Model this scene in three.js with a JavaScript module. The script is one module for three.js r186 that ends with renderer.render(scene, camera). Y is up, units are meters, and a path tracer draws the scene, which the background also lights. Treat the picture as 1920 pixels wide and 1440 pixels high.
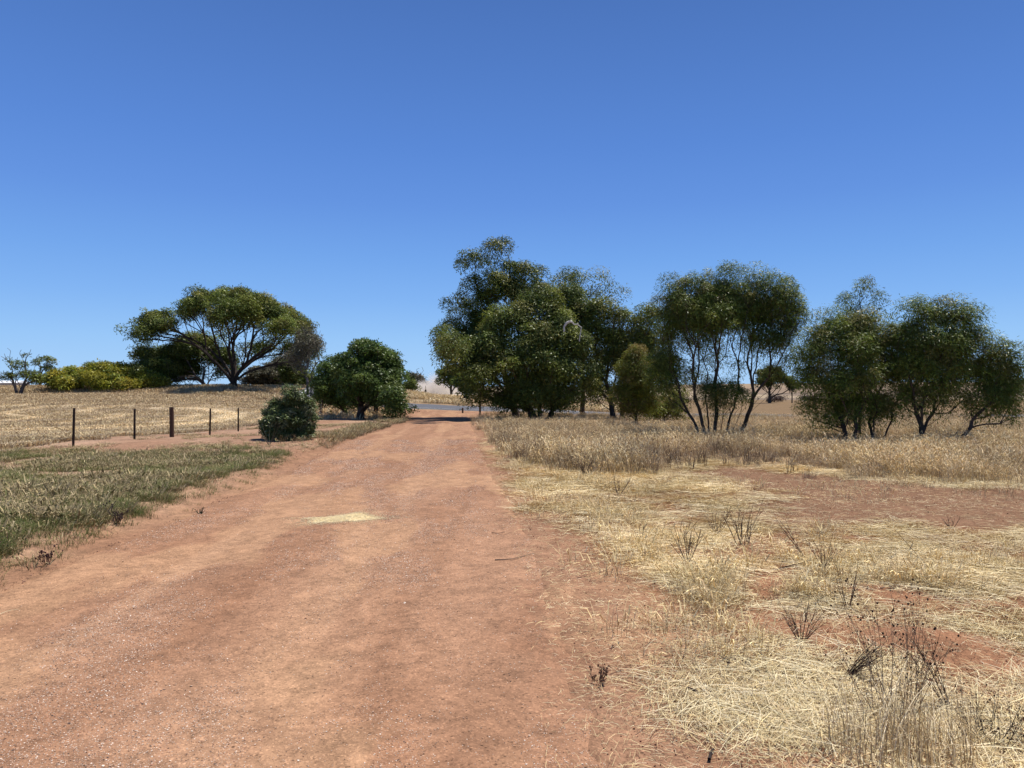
import * as THREE from 'three';
import { mergeGeometries } from 'three/addons/utils/BufferGeometryUtils.js';

// ---------------------------------------------------------------- camera, sky, sun, exposure
const scene = new THREE.Scene();
const FPX = 1413, CX = 960, CY = 720, EYE = 1.6, PITCH = Math.atan(18 / FPX);
const camera = new THREE.PerspectiveCamera(2 * Math.atan(720 / FPX) * 180 / Math.PI, 4 / 3, 0.05, 6000);
camera.position.set(0, EYE, 0);
camera.rotation.set(PITCH, 0, 0);
scene.add(camera);
const renderer = new THREE.WebGLRenderer({ antialias: true });
renderer.toneMapping = THREE.LinearToneMapping;
renderer.toneMappingExposure = 1.38;
renderer.shadowMap.enabled = true;
renderer.setSize(1024, 768);

const SUN = new THREE.Vector3(0.30, 0.92, -0.28).normalize();
const sun = new THREE.DirectionalLight(new THREE.Color(1, 0.955, 0.89), 5);
sun.name = 'sun';
sun.position.copy(SUN).multiplyScalar(200).add(new THREE.Vector3(0, 0, -50));
sun.target.position.set(0, 0, -50);
sun.castShadow = true;
sun.shadow.mapSize.set(4096, 4096);
Object.assign(sun.shadow.camera, { left: -90, right: 90, top: 90, bottom: -90, near: 1, far: 500 });
scene.add(sun, sun.target);

const lin = (c) => (c <= 0.04045 ? c / 12.92 : ((c + 0.055) / 1.055) ** 2.4);
{ // clear summer sky: pale at the horizon, deep blue overhead
  const stops = [[0, 176, 212, 247], [2, 166, 207, 249], [4, 153, 199, 248], [7, 131, 181, 243], [10, 116, 167, 236], [14, 101, 149, 225], [18, 91, 138, 215], [23, 83, 127, 201], [28, 76, 117, 188], [45, 60, 98, 165], [90, 46, 82, 146]];
  const W = 256, Hh = 512, data = new Float32Array(W * Hh * 4);
  for (let r = 0; r < Hh; r++) {
    const e = Math.max(0, ((r + 0.5) / Hh) * 180 - 90);
    let k = 0; while (k < stops.length - 2 && stops[k + 1][0] < e) k++;
    const a = stops[k], b = stops[k + 1], t = Math.min(1, (e - a[0]) / (b[0] - a[0]));
    for (let c = 0; c < W; c++) for (let j = 0; j < 3; j++) data[(r * W + c) * 4 + j] = lin((a[j + 1] + (b[j + 1] - a[j + 1]) * t) / 255) / 1.38;
    for (let c = 0; c < W; c++) data[(r * W + c) * 4 + 3] = 1;
  }
  const t = new THREE.DataTexture(data, W, Hh, THREE.RGBAFormat, THREE.FloatType);
  t.mapping = THREE.EquirectangularReflectionMapping; t.magFilter = THREE.LinearFilter; t.needsUpdate = true;
  scene.background = t; scene.environment = t;
}

// ---------------------------------------------------------------- helpers
function rng(seed) { let s = seed | 0; return () => { s = (s + 0x6d2b79f5) | 0; let t = Math.imul(s ^ (s >>> 15), 1 | s); t = (t + Math.imul(t ^ (t >>> 7), 61 | t)) ^ t; return ((t ^ (t >>> 14)) >>> 0) / 4294967296; }; }
const clamp = (x, a, b) => Math.min(b, Math.max(a, x)), lerp = (a, b, t) => a + (b - a) * t;
const smooth = (a, b, x) => { const t = clamp((x - a) / (b - a), 0, 1); return t * t * (3 - 2 * t); };
function hash(x, y) { let h = Math.imul(x | 0, 374761393) + Math.imul(y | 0, 668265263); h = Math.imul(h ^ (h >>> 13), 1274126177); return ((h ^ (h >>> 16)) >>> 0) / 4294967296; }
function noise(x, y) { const ix = Math.floor(x), iy = Math.floor(y), fx = x - ix, fy = y - iy, u = fx * fx * (3 - 2 * fx), v = fy * fy * (3 - 2 * fy); return lerp(lerp(hash(ix, iy), hash(ix + 1, iy), u), lerp(hash(ix, iy + 1), hash(ix + 1, iy + 1), u), v); }
function fbm(x, y, o = 4) { let s = 0, a = 0.5, n = 0; for (let i = 0; i < o; i++) { s += a * noise(x, y); n += a; a *= 0.5; x = x * 2.03 + 17.1; y = y * 2.03 + 5.7; } return s / n; }
function table(pts) { return (x) => { if (x <= pts[0][0]) return pts[0][1]; for (let i = 1; i < pts.length; i++) if (x <= pts[i][0]) { const t = (x - pts[i - 1][0]) / (pts[i][0] - pts[i - 1][0]); return lerp(pts[i - 1][1], pts[i][1], t); } return pts[pts.length - 1][1]; }; }
const mix3 = (a, b, t) => [lerp(a[0], b[0], t), lerp(a[1], b[1], t), lerp(a[2], b[2], t)];
const used = {};
function numbered(n) { used[n] = (used[n] ?? -1) + 1; return used[n] ? n + '_' + String(used[n]).padStart(3, '0') : n; }
function tag(o, label, category, group, kind) { if (label) o.userData.label = label; if (category) o.userData.category = category; if (group) o.userData.group = group; if (kind) o.userData.kind = kind; return o; }
function thing(name, label, category, pos = [0, 0, 0], group) { const g = new THREE.Group(); g.name = numbered(name); g.position.set(...pos); scene.add(g); return tag(g, label, category, group); }
function part(name, geo, mat, parent) { const m = new THREE.Mesh(geo, mat); m.name = name; m.castShadow = m.receiveShadow = true; parent.add(m); return m; }
const std = (o) => new THREE.MeshPhysicalMaterial({ side: THREE.DoubleSide, roughness: 0.9, specularIntensity: 0.25, ...o });
const rgb = (r, g, b) => new THREE.Color().setRGB(r, g, b);

// ---------------------------------------------------------------- the lie of the land (metres; d = distance ahead of the camera = -z)
const xL = table([[-6, -3.9], [3, -4.05], [6.1, -4.1], [9, -4.2], [11.5, -4.35], [15, -4.5], [20, -5.0], [24.6, -5.5], [34, -5.75], [44, -6.0], [52, -6.9], [57, -8.4], [61, -11]]);
const xR = table([[-6, 0.55], [3.2, 0.42], [5.5, 0.36], [8.6, 0.18], [14, -0.3], [22, -0.95], [31.4, -1.55], [44, -2.6], [52, -2.9], [57, -2.2], [61, -0.5]]);
const fenceX = table([[5, -14.2], [19, -13.7], [23, -13.3], [27, -12.95], [30, -12.2], [34, -11.7], [50, -12.4], [60, -16], [80, -30], [120, -70]]);
const tallFrom = table([[-2.6, 40], [-1.3, 30], [-0.4, 20.5], [0.5, 16.6], [1.6, 14.3], [3, 15], [4.5, 16.6], [6, 15.2], [8, 13.2], [12, 12], [30, 10]]);
const HW = [[70, -60], [40, -62], [12, -64.5], [0, -66.5], [-8, -68.3], [-15.5, -72.5], [-20, -82], [-22.5, -100], [-26, -130], [-36, -180]].map((p) => new THREE.Vector3(p[0], 0, p[1]));
const hwCurve = new THREE.CatmullRomCurve3(HW), hwPts = hwCurve.getPoints(160);
function hwDist(x, z) { if (z > -45) return 99; let b = 1e9; for (const p of hwPts) { const q = (p.x - x) ** 2 + (p.z - z) ** 2; if (q < b) b = q; } return Math.sqrt(b); }
function roadIn(x, d) { if (d > 61.5) return -1; return Math.min(x - xL(d), xR(d) - x) + 0.16 * (fbm(x * 1.1 + 3, d * 0.9, 3) - 0.5) + 0.12 * (noise(x * 5, d * 5) - 0.5); }
function H(x, z) { // large and middle relief without the sunken beds of the roads
  const d = -z;
  let h = (1.15 * smooth(33, 86, d) + 0.95 * smooth(84, 97, d)) * smooth(-9, -24, x) * (1 - 0.3 * smooth(104, 200, d));
  h += (smooth(50, 62, d) * (0.08 - 0.03 * clamp(x, -16, 12)) + smooth(62, 92, d) * 0.72 * smooth(14, -6, x)) * (1 - 0.75 * smooth(-12, -24, x));
  if (d > 220) { const t = smooth(220, 900, d); h += t * (7 + 9 * smooth(-150, 500, x) + 10 * smooth(-500, -1100, x)) * (0.75 + 0.5 * fbm(x * 0.0025 + 4, d * 0.002, 3)); }
  if (d < 60) {
    const tl = xL(d) - x, tr = x - xR(d);
    h += 0.15 * smooth(0.15, 0.8, tl) * (0.7 + 0.6 * noise(d * 0.6, 3)) * (1 - smooth(24, 32, d)) * (1 - 0.7 * smooth(2, 6, tl));
    h += (fbm(x * 0.5, d * 0.5, 3) - 0.5) * 0.13 * smooth(0.2, 2.5, Math.max(tl, tr));
    h += (fbm(x * 2.3 + 9, d * 2.3, 3) - 0.5) * 0.07 * smooth(0.05, 0.7, Math.max(tl, tr));
    h += (fbm(x * 1.7, d * 0.25, 3) - 0.5) * 0.05 - 0.025 * Math.exp(-(((x - xL(d) - 0.95) / 0.3) ** 2)) - 0.022 * Math.exp(-(((x - xL(d) - 2.75) / 0.3) ** 2));
    h += 0.3 * Math.exp(-(((x - 4.7) / 0.9) ** 2) - ((d - 21.5) / 0.8) ** 2);
    h += 0.10 * Math.exp(-(((x - 2.6) / 0.35) ** 2) - ((d - 4.8) / 0.3) ** 2);
  } else h += (fbm(x * 0.15, d * 0.15, 3) - 0.5) * 0.25 * smooth(60, 70, d);
  return h;
}
const _v = new THREE.Vector3();
function ray(px, py) { _v.set((px - CX) / FPX, -(py - CY) / FPX, -1); const c = Math.cos(PITCH), s = Math.sin(PITCH), y = _v.y * c - _v.z * s, z = _v.y * s + _v.z * c; return [_v.x / -z, y / -z]; }
function P(px, py, d) { const r = ray(px, py); return new THREE.Vector3(r[0] * d, EYE + r[1] * d, -d); }
function onGround(px, d) { const x = ray(px, 760)[0] * d; return new THREE.Vector3(x, H(x, -d), -d); }
function hit(px, py) { const r = ray(px, py); let d = 2; for (let i = 0; i < 6000; i++) { const x = r[0] * d, y = EYE + r[1] * d; if (y <= H(x, -d)) return new THREE.Vector3(x, H(x, -d), -d); d += 0.01 + d * 0.002; if (d > 1500) break; } return onGround(px, 100); }

const grain = (() => { // neutral grain: sand, chips, crumbs; the place's hues come with the vertex colours
  const make = (N, seed, chips) => {
    const R = rng(seed), a = new Float32Array(N * N).fill(0);
    const per = (x, y, f) => { const p = N / f, gx = x / p, gy = y / p, ix = Math.floor(gx), iy = Math.floor(gy), fx = gx - ix, fy = gy - iy, u = fx * fx * (3 - 2 * fx), v = fy * fy * (3 - 2 * fy), h = (i, j) => hash(((i % f) + f) % f + seed * 31, ((j % f) + f) % f + f * 7); return lerp(lerp(h(ix, iy), h(ix + 1, iy), u), lerp(h(ix, iy + 1), h(ix + 1, iy + 1), u), v); };
    for (let y = 0; y < N; y++) for (let x = 0; x < N; x++) a[y * N + x] = 0.62 + 0.16 * (per(x, y, 24) - 0.5) + 0.2 * (per(x, y, 90) - 0.5) + 0.22 * (per(x, y, 300) - 0.5) + 0.22 * (R() - 0.5);
    for (let i = 0; i < chips; i++) {
      const cx = R() * N, cy = R() * N, r = 0.8 + 2.4 * R() ** 3, v = R() < 0.74 ? 0.42 * R() : -0.36 * R();
      for (let y = -3; y <= 3; y++) for (let x = -3; x <= 3; x++) if (x * x + y * y <= r * r) { const k = ((Math.floor(cy + y) + N) % N) * N + ((Math.floor(cx + x) + N) % N); a[k] += v * 0.8; }
    }
    const px = new Uint8Array(N * N * 4);
    for (let i = 0; i < N * N; i++) { const v = clamp(a[i], 0.15, 1), s = Math.round(255 * (v <= 0.0031 ? v * 12.92 : 1.055 * v ** (1 / 2.4) - 0.055)); px[i * 4] = s; px[i * 4 + 1] = s; px[i * 4 + 2] = s; px[i * 4 + 3] = 255; }
    const t = new THREE.DataTexture(px, N, N); t.wrapS = t.wrapT = THREE.RepeatWrapping; t.magFilter = THREE.LinearFilter; t.colorSpace = THREE.SRGBColorSpace; t.needsUpdate = true;
    const b = t.clone(); b.colorSpace = THREE.NoColorSpace; b.needsUpdate = true;
    return [t, b];
  };
  return { road: make(1400, 5, 60000), soil: make(1024, 9, 14000) };
})();
const MEAN = 0.62;
const roadMat = std({ vertexColors: true, map: grain.road[0], bumpMap: grain.road[1], bumpScale: 0.010, roughness: 0.95, side: THREE.FrontSide });
const soilMat = std({ vertexColors: true, map: grain.soil[0], bumpMap: grain.soil[1], bumpScale: 0.014, roughness: 1, side: THREE.FrontSide });

// stubble windrows of the paddock: where the harvester laid its straw
const windrow = [[-60, 812], [0, 811], [150, 806], [300, 800], [380, 794], [430, 785], [440, 777], [400, 770], [350, 765]].map((p) => hit(...p));
function rowDist(x, z) { let b = 1e9; for (let i = 1; i < windrow.length; i++) { const p = windrow[i - 1], q = windrow[i], ux = q.x - p.x, uz = q.z - p.z, t = clamp(((x - p.x) * ux + (z - p.z) * uz) / (ux * ux + uz * uz), 0, 1); b = Math.min(b, (p.x + ux * t - x) ** 2 + (p.z + uz * t - z) ** 2); } return Math.sqrt(b); }
function rowPale(x, z) { const r = rowDist(x, z), m = r % 4.4 - 2.2; return Math.max(Math.exp(-((r / 0.95) ** 2)), 0.75 * Math.exp(-((m / 0.6) ** 2)) * smooth(0.25, 0.55, noise(x * 0.12 + 4, z * 0.2))); }
const paddock = (x, d) => smooth(0.1, 0.9, fenceX(d) - x - 0.4 + 0.9 * (noise(x * 0.8, d * 0.8) - 0.5)) * (d > 14 ? 1 : 0);
function bareRight(x, d) { const w = 2.4 * (fbm(x * 0.9, d * 1.2, 4) - 0.5); return smooth(2.2, 4.2, x + w) * smooth(8.2, 9.6, d + 1.4 * w) * (1 - smooth(tallFrom(x) - 0.9, tallFrom(x) + 0.3, d)); }
function strawOn(x, d) {
  const t = x - xR(d); if (t < 0.1 || d > 40) return 0;
  const far = smooth(6, 13, d), n = fbm(x * 0.75 + 7, d * 0.6 + 2, 4), edge = smooth(lerp(0.0, -0.1, far), lerp(1.25, 0.6, far), t + 0.9 * (fbm(x * 1.6, d * 1.6, 3) - 0.5));
  const hi = 0.55 * fbm(x * 3.6 + 31, d * 3.0 + 7, 3) + 0.45 * fbm(x * 1.4 + 3, d * 1.2 + 17, 3);
  return edge * (0.46 + 0.54 * smooth(0.36, 0.66, n + 0.15 * smooth(0.8, 3.2, t) + 0.10 * far)) * smooth(0.40, 0.56, hi + 0.10 * far + 0.06 * smooth(2, 5, t)) * (1 - 0.74 * bareRight(x, d)) * (1 - 0.75 * smooth(0, 2.5, d - tallFrom(x)));
}
function vergeOn(x, d) {
  const t = xL(d) - x; if (t < 0.25 || d > 36) return 0;
  const n = fbm(x * 0.42 + 1, d * 0.42 + 8, 3);
  return smooth(0.35, 1.1, t + 0.7 * (noise(x * 2, d * 2) - 0.5)) * (1 - smooth(17.5, 22, d + 6 * (n - 0.5))) * smooth(0.36, 0.48, n + 0.25 * (1 - smooth(8.5, 14.5, d)) + 0.22 * smooth(4.2, 2.2, t)*smooth(19,15,d) + 0.14 * (noise(x * 1.3, d * 1.3) - 0.5) - 0.02) * (1 - paddock(x, d));
}
const wheel = (x, d) => Math.exp(-(((x - xL(d) - 0.95) / 0.42) ** 2)) + 0.85 * Math.exp(-(((x - xL(d) - 2.75) / 0.45) ** 2)); // where tyres have pressed the track pale and firm
const sandOn = (x, d) => { const u = x + 0.065 * d, a = fbm(u * 1.15 + 11, d * 0.36 + 3, 4), b = fbm(u * 4 + 1, d * 1.9, 3); return smooth(0.52, 0.63, a + 0.16 * (b - 0.5) + 0.11 * wheel(x, d)); };
const dampOn = (x, d) => { const u = x + 0.065 * d; return Math.max(smooth(0.5, 0.72, fbm(u * 0.9 + 31, d * 0.28 + 13, 4)) * 0.6, smooth(0.3, 1, Math.exp(-(((x - 0.25) / 0.55) ** 2) - ((d - 5.2) / 1.5) ** 2) * (0.5 + fbm(x * 4, d * 4, 3)))); };
function roadTone(x, d) {
  const u = x + 0.065 * d, s = sandOn(x, d), streak = fbm(u * 3.2, d * 0.22, 3), fine = fbm(x * 9, d * 9, 2);
  let c = mix3([0.260, 0.138, 0.077], [0.300, 0.166, 0.096], smooth(0.25, 0.75, streak));
  c = mix3(c, [0.355, 0.205, 0.112], 0.6 * s);
  c = mix3(c, [0.18, 0.085, 0.044], 0.5 * dampOn(x, d) * (1 - s));
  c = mix3(c, [0.375, 0.220, 0.126], 0.55 * smooth(0.45, 0.7, fbm(u * 3.5 + 5, d * 0.16 + 1, 3)) * wheel(x, d));
  return c.map((q) => q * (0.92 + 0.3 * (fine - 0.5)));
}
const roadColor = (x, z) => roadTone(x, -z).map((q) => q / MEAN);
function groundColor(x, z) {
  const d = -z, n1 = fbm(x * 0.35, d * 0.35, 4), n2 = fbm(x * 3.1, d * 3.1, 3);
  let c = mix3([0.205, 0.094, 0.047], [0.255, 0.127, 0.067], smooth(0.3, 0.7, n1));
  if (x > xR(d) - 0.5 || d > 61) {
    const s = strawOn(x, d); c = mix3(c, [0.33, 0.215, 0.115], 0.35 * s * smooth(0.4, 0.62, n2));
    c = mix3(c, [0.175, 0.100, 0.057], bareRight(x, d) * 0.75);
    c = mix3(c, [0.27, 0.19, 0.105], smooth(-0.5, 2, d - tallFrom(x)) * 0.85);
    c = mix3(c, mix3([0.165, 0.105, 0.05], [0.20, 0.13, 0.065], n1), smooth(42, 58, d) * smooth(8, 14, x));
    if (d > 76 && x < 20 && x > -26) c = mix3(c, mix3([0.34, 0.255, 0.15], [0.50, 0.42, 0.31], smooth(92, 100, d)), 0.85 * smooth(-26, -20, x) * smooth(20, 10, x) * (1 - smooth(125, 160, d)));
  } else {
    c = mix3([0.265, 0.15, 0.090], [0.35, 0.222, 0.142], smooth(0.35, 0.65, n1));
    c = mix3(c, mix3([0.17, 0.115, 0.06], [0.24, 0.165, 0.095], n2), 0.8 * vergeOn(x, d));
    const p = paddock(x, d);
    if (p > 0) { const r = rowPale(x, z), band = smooth(0.45, 0.75, noise(x * 0.05 + d * 0.02, d * 0.42 + x * 0.06)); c = mix3(c, mix3(mix3([0.27, 0.19, 0.115], [0.37, 0.275, 0.17], n2), [0.60, 0.49, 0.32], Math.max(0.95 * r, 0.35 * band)), p); }
    c = mix3(c, [0.28, 0.18, 0.095], smooth(-2, 3, xL(d) - x) * smooth(40, 60, d) * (1 - p));
  }
  { const k = d < 61 ? 1 - smooth(0.1, 0.9, Math.max(xL(d) - x, 0.55 * (x - xR(d))) + 0.5 * (n2 - 0.5)) : 0; if (k > 0) c = mix3(c, roadTone(x, d), k); }
  if (d > 230) c = [[0.27, 0.195, 0.12], [0.22, 0.155, 0.10], [0.31, 0.235, 0.15], [0.19, 0.14, 0.095]][Math.floor(4 * hash(Math.floor(x / 170 + 0.3 * noise(d * 0.01, 1)), Math.floor(d / 140)))]; // fields
  const v = 0.9 + 0.25 * (fbm(x * 7, d * 7, 2) - 0.5);
  return [c[0] * v / MEAN, c[1] * v / MEAN, c[2] * v / MEAN];
}
function grid(xs, zs, height, color, tile) {
  const nx = xs.length, nz = zs.length, pos = new Float32Array(nx * nz * 3), col = new Float32Array(nx * nz * 3), uv = new Float32Array(nx * nz * 2), idx = new Uint32Array((nx - 1) * (nz - 1) * 6);
  for (let j = 0, k = 0; j < nz; j++) for (let i = 0; i < nx; i++, k++) {
    const x = typeof xs[i] === 'function' ? xs[i](zs[j]) : xs[i], z = zs[j];
    pos.set([x, height(x, z), z], k * 3); col.set(color(x, z), k * 3); uv.set([x / tile, z / tile], k * 2);
  }
  let q = 0;
  for (let j = 0; j < nz - 1; j++) for (let i = 0; i < nx - 1; i++) { const a = j * nx + i, b = a + 1, c = a + nx, e = c + 1; idx.set([a, c, b, b, c, e], q); q += 6; }
  const g = new THREE.BufferGeometry();
  g.setAttribute('position', new THREE.BufferAttribute(pos, 3)); g.setAttribute('color', new THREE.BufferAttribute(col, 3)); g.setAttribute('uv', new THREE.BufferAttribute(uv, 2)); g.setIndex(new THREE.BufferAttribute(idx, 1));
  g.computeVertexNormals(); return g;
}
{ // ground
  const xs = [], zs = [];
  for (let x = 0; x < 2200; x += 0.085 + 0.03 * x) { xs.push(x); if (x) xs.push(-x); }
  xs.sort((a, b) => a - b);
  for (let d = 2400; d > 2;) { zs.push(-d); d -= 0.075 + 0.017 * (d - 2); }
  for (let d = 2; d > -8; d -= 0.35) zs.push(-d);
  const g = grid(xs, zs, (x, z) => H(x, z) - 0.05 * smooth(0.0, 0.22, roadIn(x, -z)) - 0.12 * smooth(4.6, 3.6, hwDist(x, z)), groundColor, 2.7);
  tag(part('ground', g, soilMat, scene), 'red earth and dry farmland running to low brown hills', 'ground', null, 'structure');
}
const roadTop = (x, z) => { const e = roadIn(x, -z); return H(x, z) + lerp(-0.055, 0.004, smooth(-0.10, 0.05, e)) + (fbm(x * 6, -z * 6, 2) - 0.5) * 0.010; };
{
  const xs = [], zs = [];
  for (let i = 0; i <= 100; i++) { const t = i / 100; xs.push((z) => lerp(xL(-z) - 0.3, xR(-z) + 0.3, t)); }
  for (let d = 61.8; d > -5; d -= 0.055 + 0.008 * Math.max(0, d - 3)) zs.push(-d);
  tag(part('dirt_road', grid(xs, zs, roadTop, roadColor, 3.3), roadMat, scene), 'red gravel track leading straight ahead to the sealed road', 'dirt road', null, 'structure');
}
{ // the sealed road across the end of the track, with a painted edge line on either side
  const N = 220, asph = std({ color: rgb(0.15, 0.15, 0.16), map: grain.soil[0], roughness: 0.85 }), paint = std({ color: rgb(0.6, 0.6, 0.58), roughness: 0.7 });
  const strip = (u0, u1, lift, rim) => {
    const pos = [], uv = [], idx = [], us = rim ? [u0 - 0.5, u0, (u0 + u1) / 2, u1, u1 + 0.5] : [u0, u1];
    for (let i = 0; i <= N; i++) { const t = i / N, p = hwCurve.getPoint(t), q = hwCurve.getTangent(t), nx = -q.z, nz = q.x; us.forEach((u, k) => { const x = p.x + nx * u, z = p.z + nz * u; pos.push(x, H(x, z) + (rim && (k === 0 || k === us.length - 1) ? -0.12 : lift), z); uv.push(x / 2, z / 2); }); }
    const w = us.length; for (let i = 0; i < N; i++) for (let k = 0; k < w - 1; k++) { const a = i * w + k; idx.push(a, a + 1, a + w, a + 1, a + w + 1, a + w); }
    const g = new THREE.BufferGeometry(); g.setAttribute('position', new THREE.Float32BufferAttribute(pos, 3)); g.setAttribute('uv', new THREE.Float32BufferAttribute(uv, 2)); g.setIndex(idx); g.computeVertexNormals(); return g;
  };
  const r = tag(part('asphalt_road', strip(-3.9, 3.9, 0.05, true), asph, scene), 'grey sealed road crossing behind the trees', 'road', null, 'structure');
  part('edge_line', strip(-3.35, -3.22, 0.056), paint, r); part('edge_line', strip(3.22, 3.35, 0.056), paint, r);
}

// ---------------------------------------------------------------- mesh builders
class MB {
  constructor() { this.p = []; this.c = []; this.i = []; this.g = []; }
  v(x, y, z, c) { this.p.push(x, y, z); if (c) this.c.push(c[0], c[1], c[2]); return this.p.length / 3 - 1; }
  tube(a, b, ra, rb, n, c) { // an open tapered piece of branch
    const ax = b.x - a.x, ay = b.y - a.y, az = b.z - a.z, L = Math.hypot(ax, ay, az) || 1e-6, dx = ax / L, dy = ay / L, dz = az / L;
    let ux, uy, uz; if (Math.abs(dy) < 0.9) { ux = dz; uy = 0; uz = -dx; } else { ux = 0; uy = -dz; uz = dy; }
    const ul = Math.hypot(ux, uy, uz); ux /= ul; uy /= ul; uz /= ul;
    const wx = dy * uz - dz * uy, wy = dz * ux - dx * uz, wz = dx * uy - dy * ux, s = this.p.length / 3;
    for (let k = 0; k < n; k++) { const t = (k / n) * 6.2832, C = Math.cos(t), S = Math.sin(t), ox = ux * C + wx * S, oy = uy * C + wy * S, oz = uz * C + wz * S; this.v(a.x + ox * ra, a.y + oy * ra, a.z + oz * ra, c); this.v(b.x + ox * rb, b.y + oy * rb, b.z + oz * rb, c); }
    for (let k = 0; k < n; k++) { const q = s + 2 * k, r = s + 2 * ((k + 1) % n); this.i.push(q, r, q + 1, r, r + 1, q + 1); }
  }
  leaf(p, ax, nx, len, w, c) { // a pointed leaf with a shallow fold: ax = unit along, nx = unit across
    const x = p.x, y = p.y, z = p.z, m = len * 0.45, s = this.p.length / 3;
    this.v(x, y, z, c); this.v(x + ax.x * m + nx.x * w, y + ax.y * m + nx.y * w, z + ax.z * m + nx.z * w, c);
    this.v(x + ax.x * len, y + ax.y * len, z + ax.z * len, c); this.v(x + ax.x * m - nx.x * w, y + ax.y * m - nx.y * w, z + ax.z * m - nx.z * w, c);
    this.i.push(s, s + 1, s + 2, s, s + 2, s + 3);
  }
  ribbon(pts, w0, w1, side, c) { const s = this.p.length / 3, n = pts.length; pts.forEach((q, k) => { const w = lerp(w0, w1, k / (n - 1)); this.v(q[0] + side[0] * w, q[1] + side[1] * w, q[2] + side[2] * w, c); this.v(q[0] - side[0] * w, q[1] - side[1] * w, q[2] - side[2] * w, c); }); for (let k = 0; k < n - 1; k++) { const a = s + 2 * k; this.i.push(a, a + 1, a + 2, a + 1, a + 3, a + 2); } }
  geo() { const g = new THREE.BufferGeometry(); g.setAttribute('position', new THREE.Float32BufferAttribute(this.p, 3)); if (this.c.length) g.setAttribute('color', new THREE.Float32BufferAttribute(this.c, 3)); g.setIndex(this.i); return g; }
  get empty() { return !this.i.length; }
}
const barkMat = std({ vertexColors: true, roughness: 0.95 });
const leafMats = [new THREE.MeshPhysicalMaterial({ side: THREE.DoubleSide, vertexColors: true, roughness: 0.93, transmission: 0.4, thickness: 0, specularIntensity: 0.25 }), std({ vertexColors: true, roughness: 0.5, specularIntensity: 0.6 })];

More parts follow.
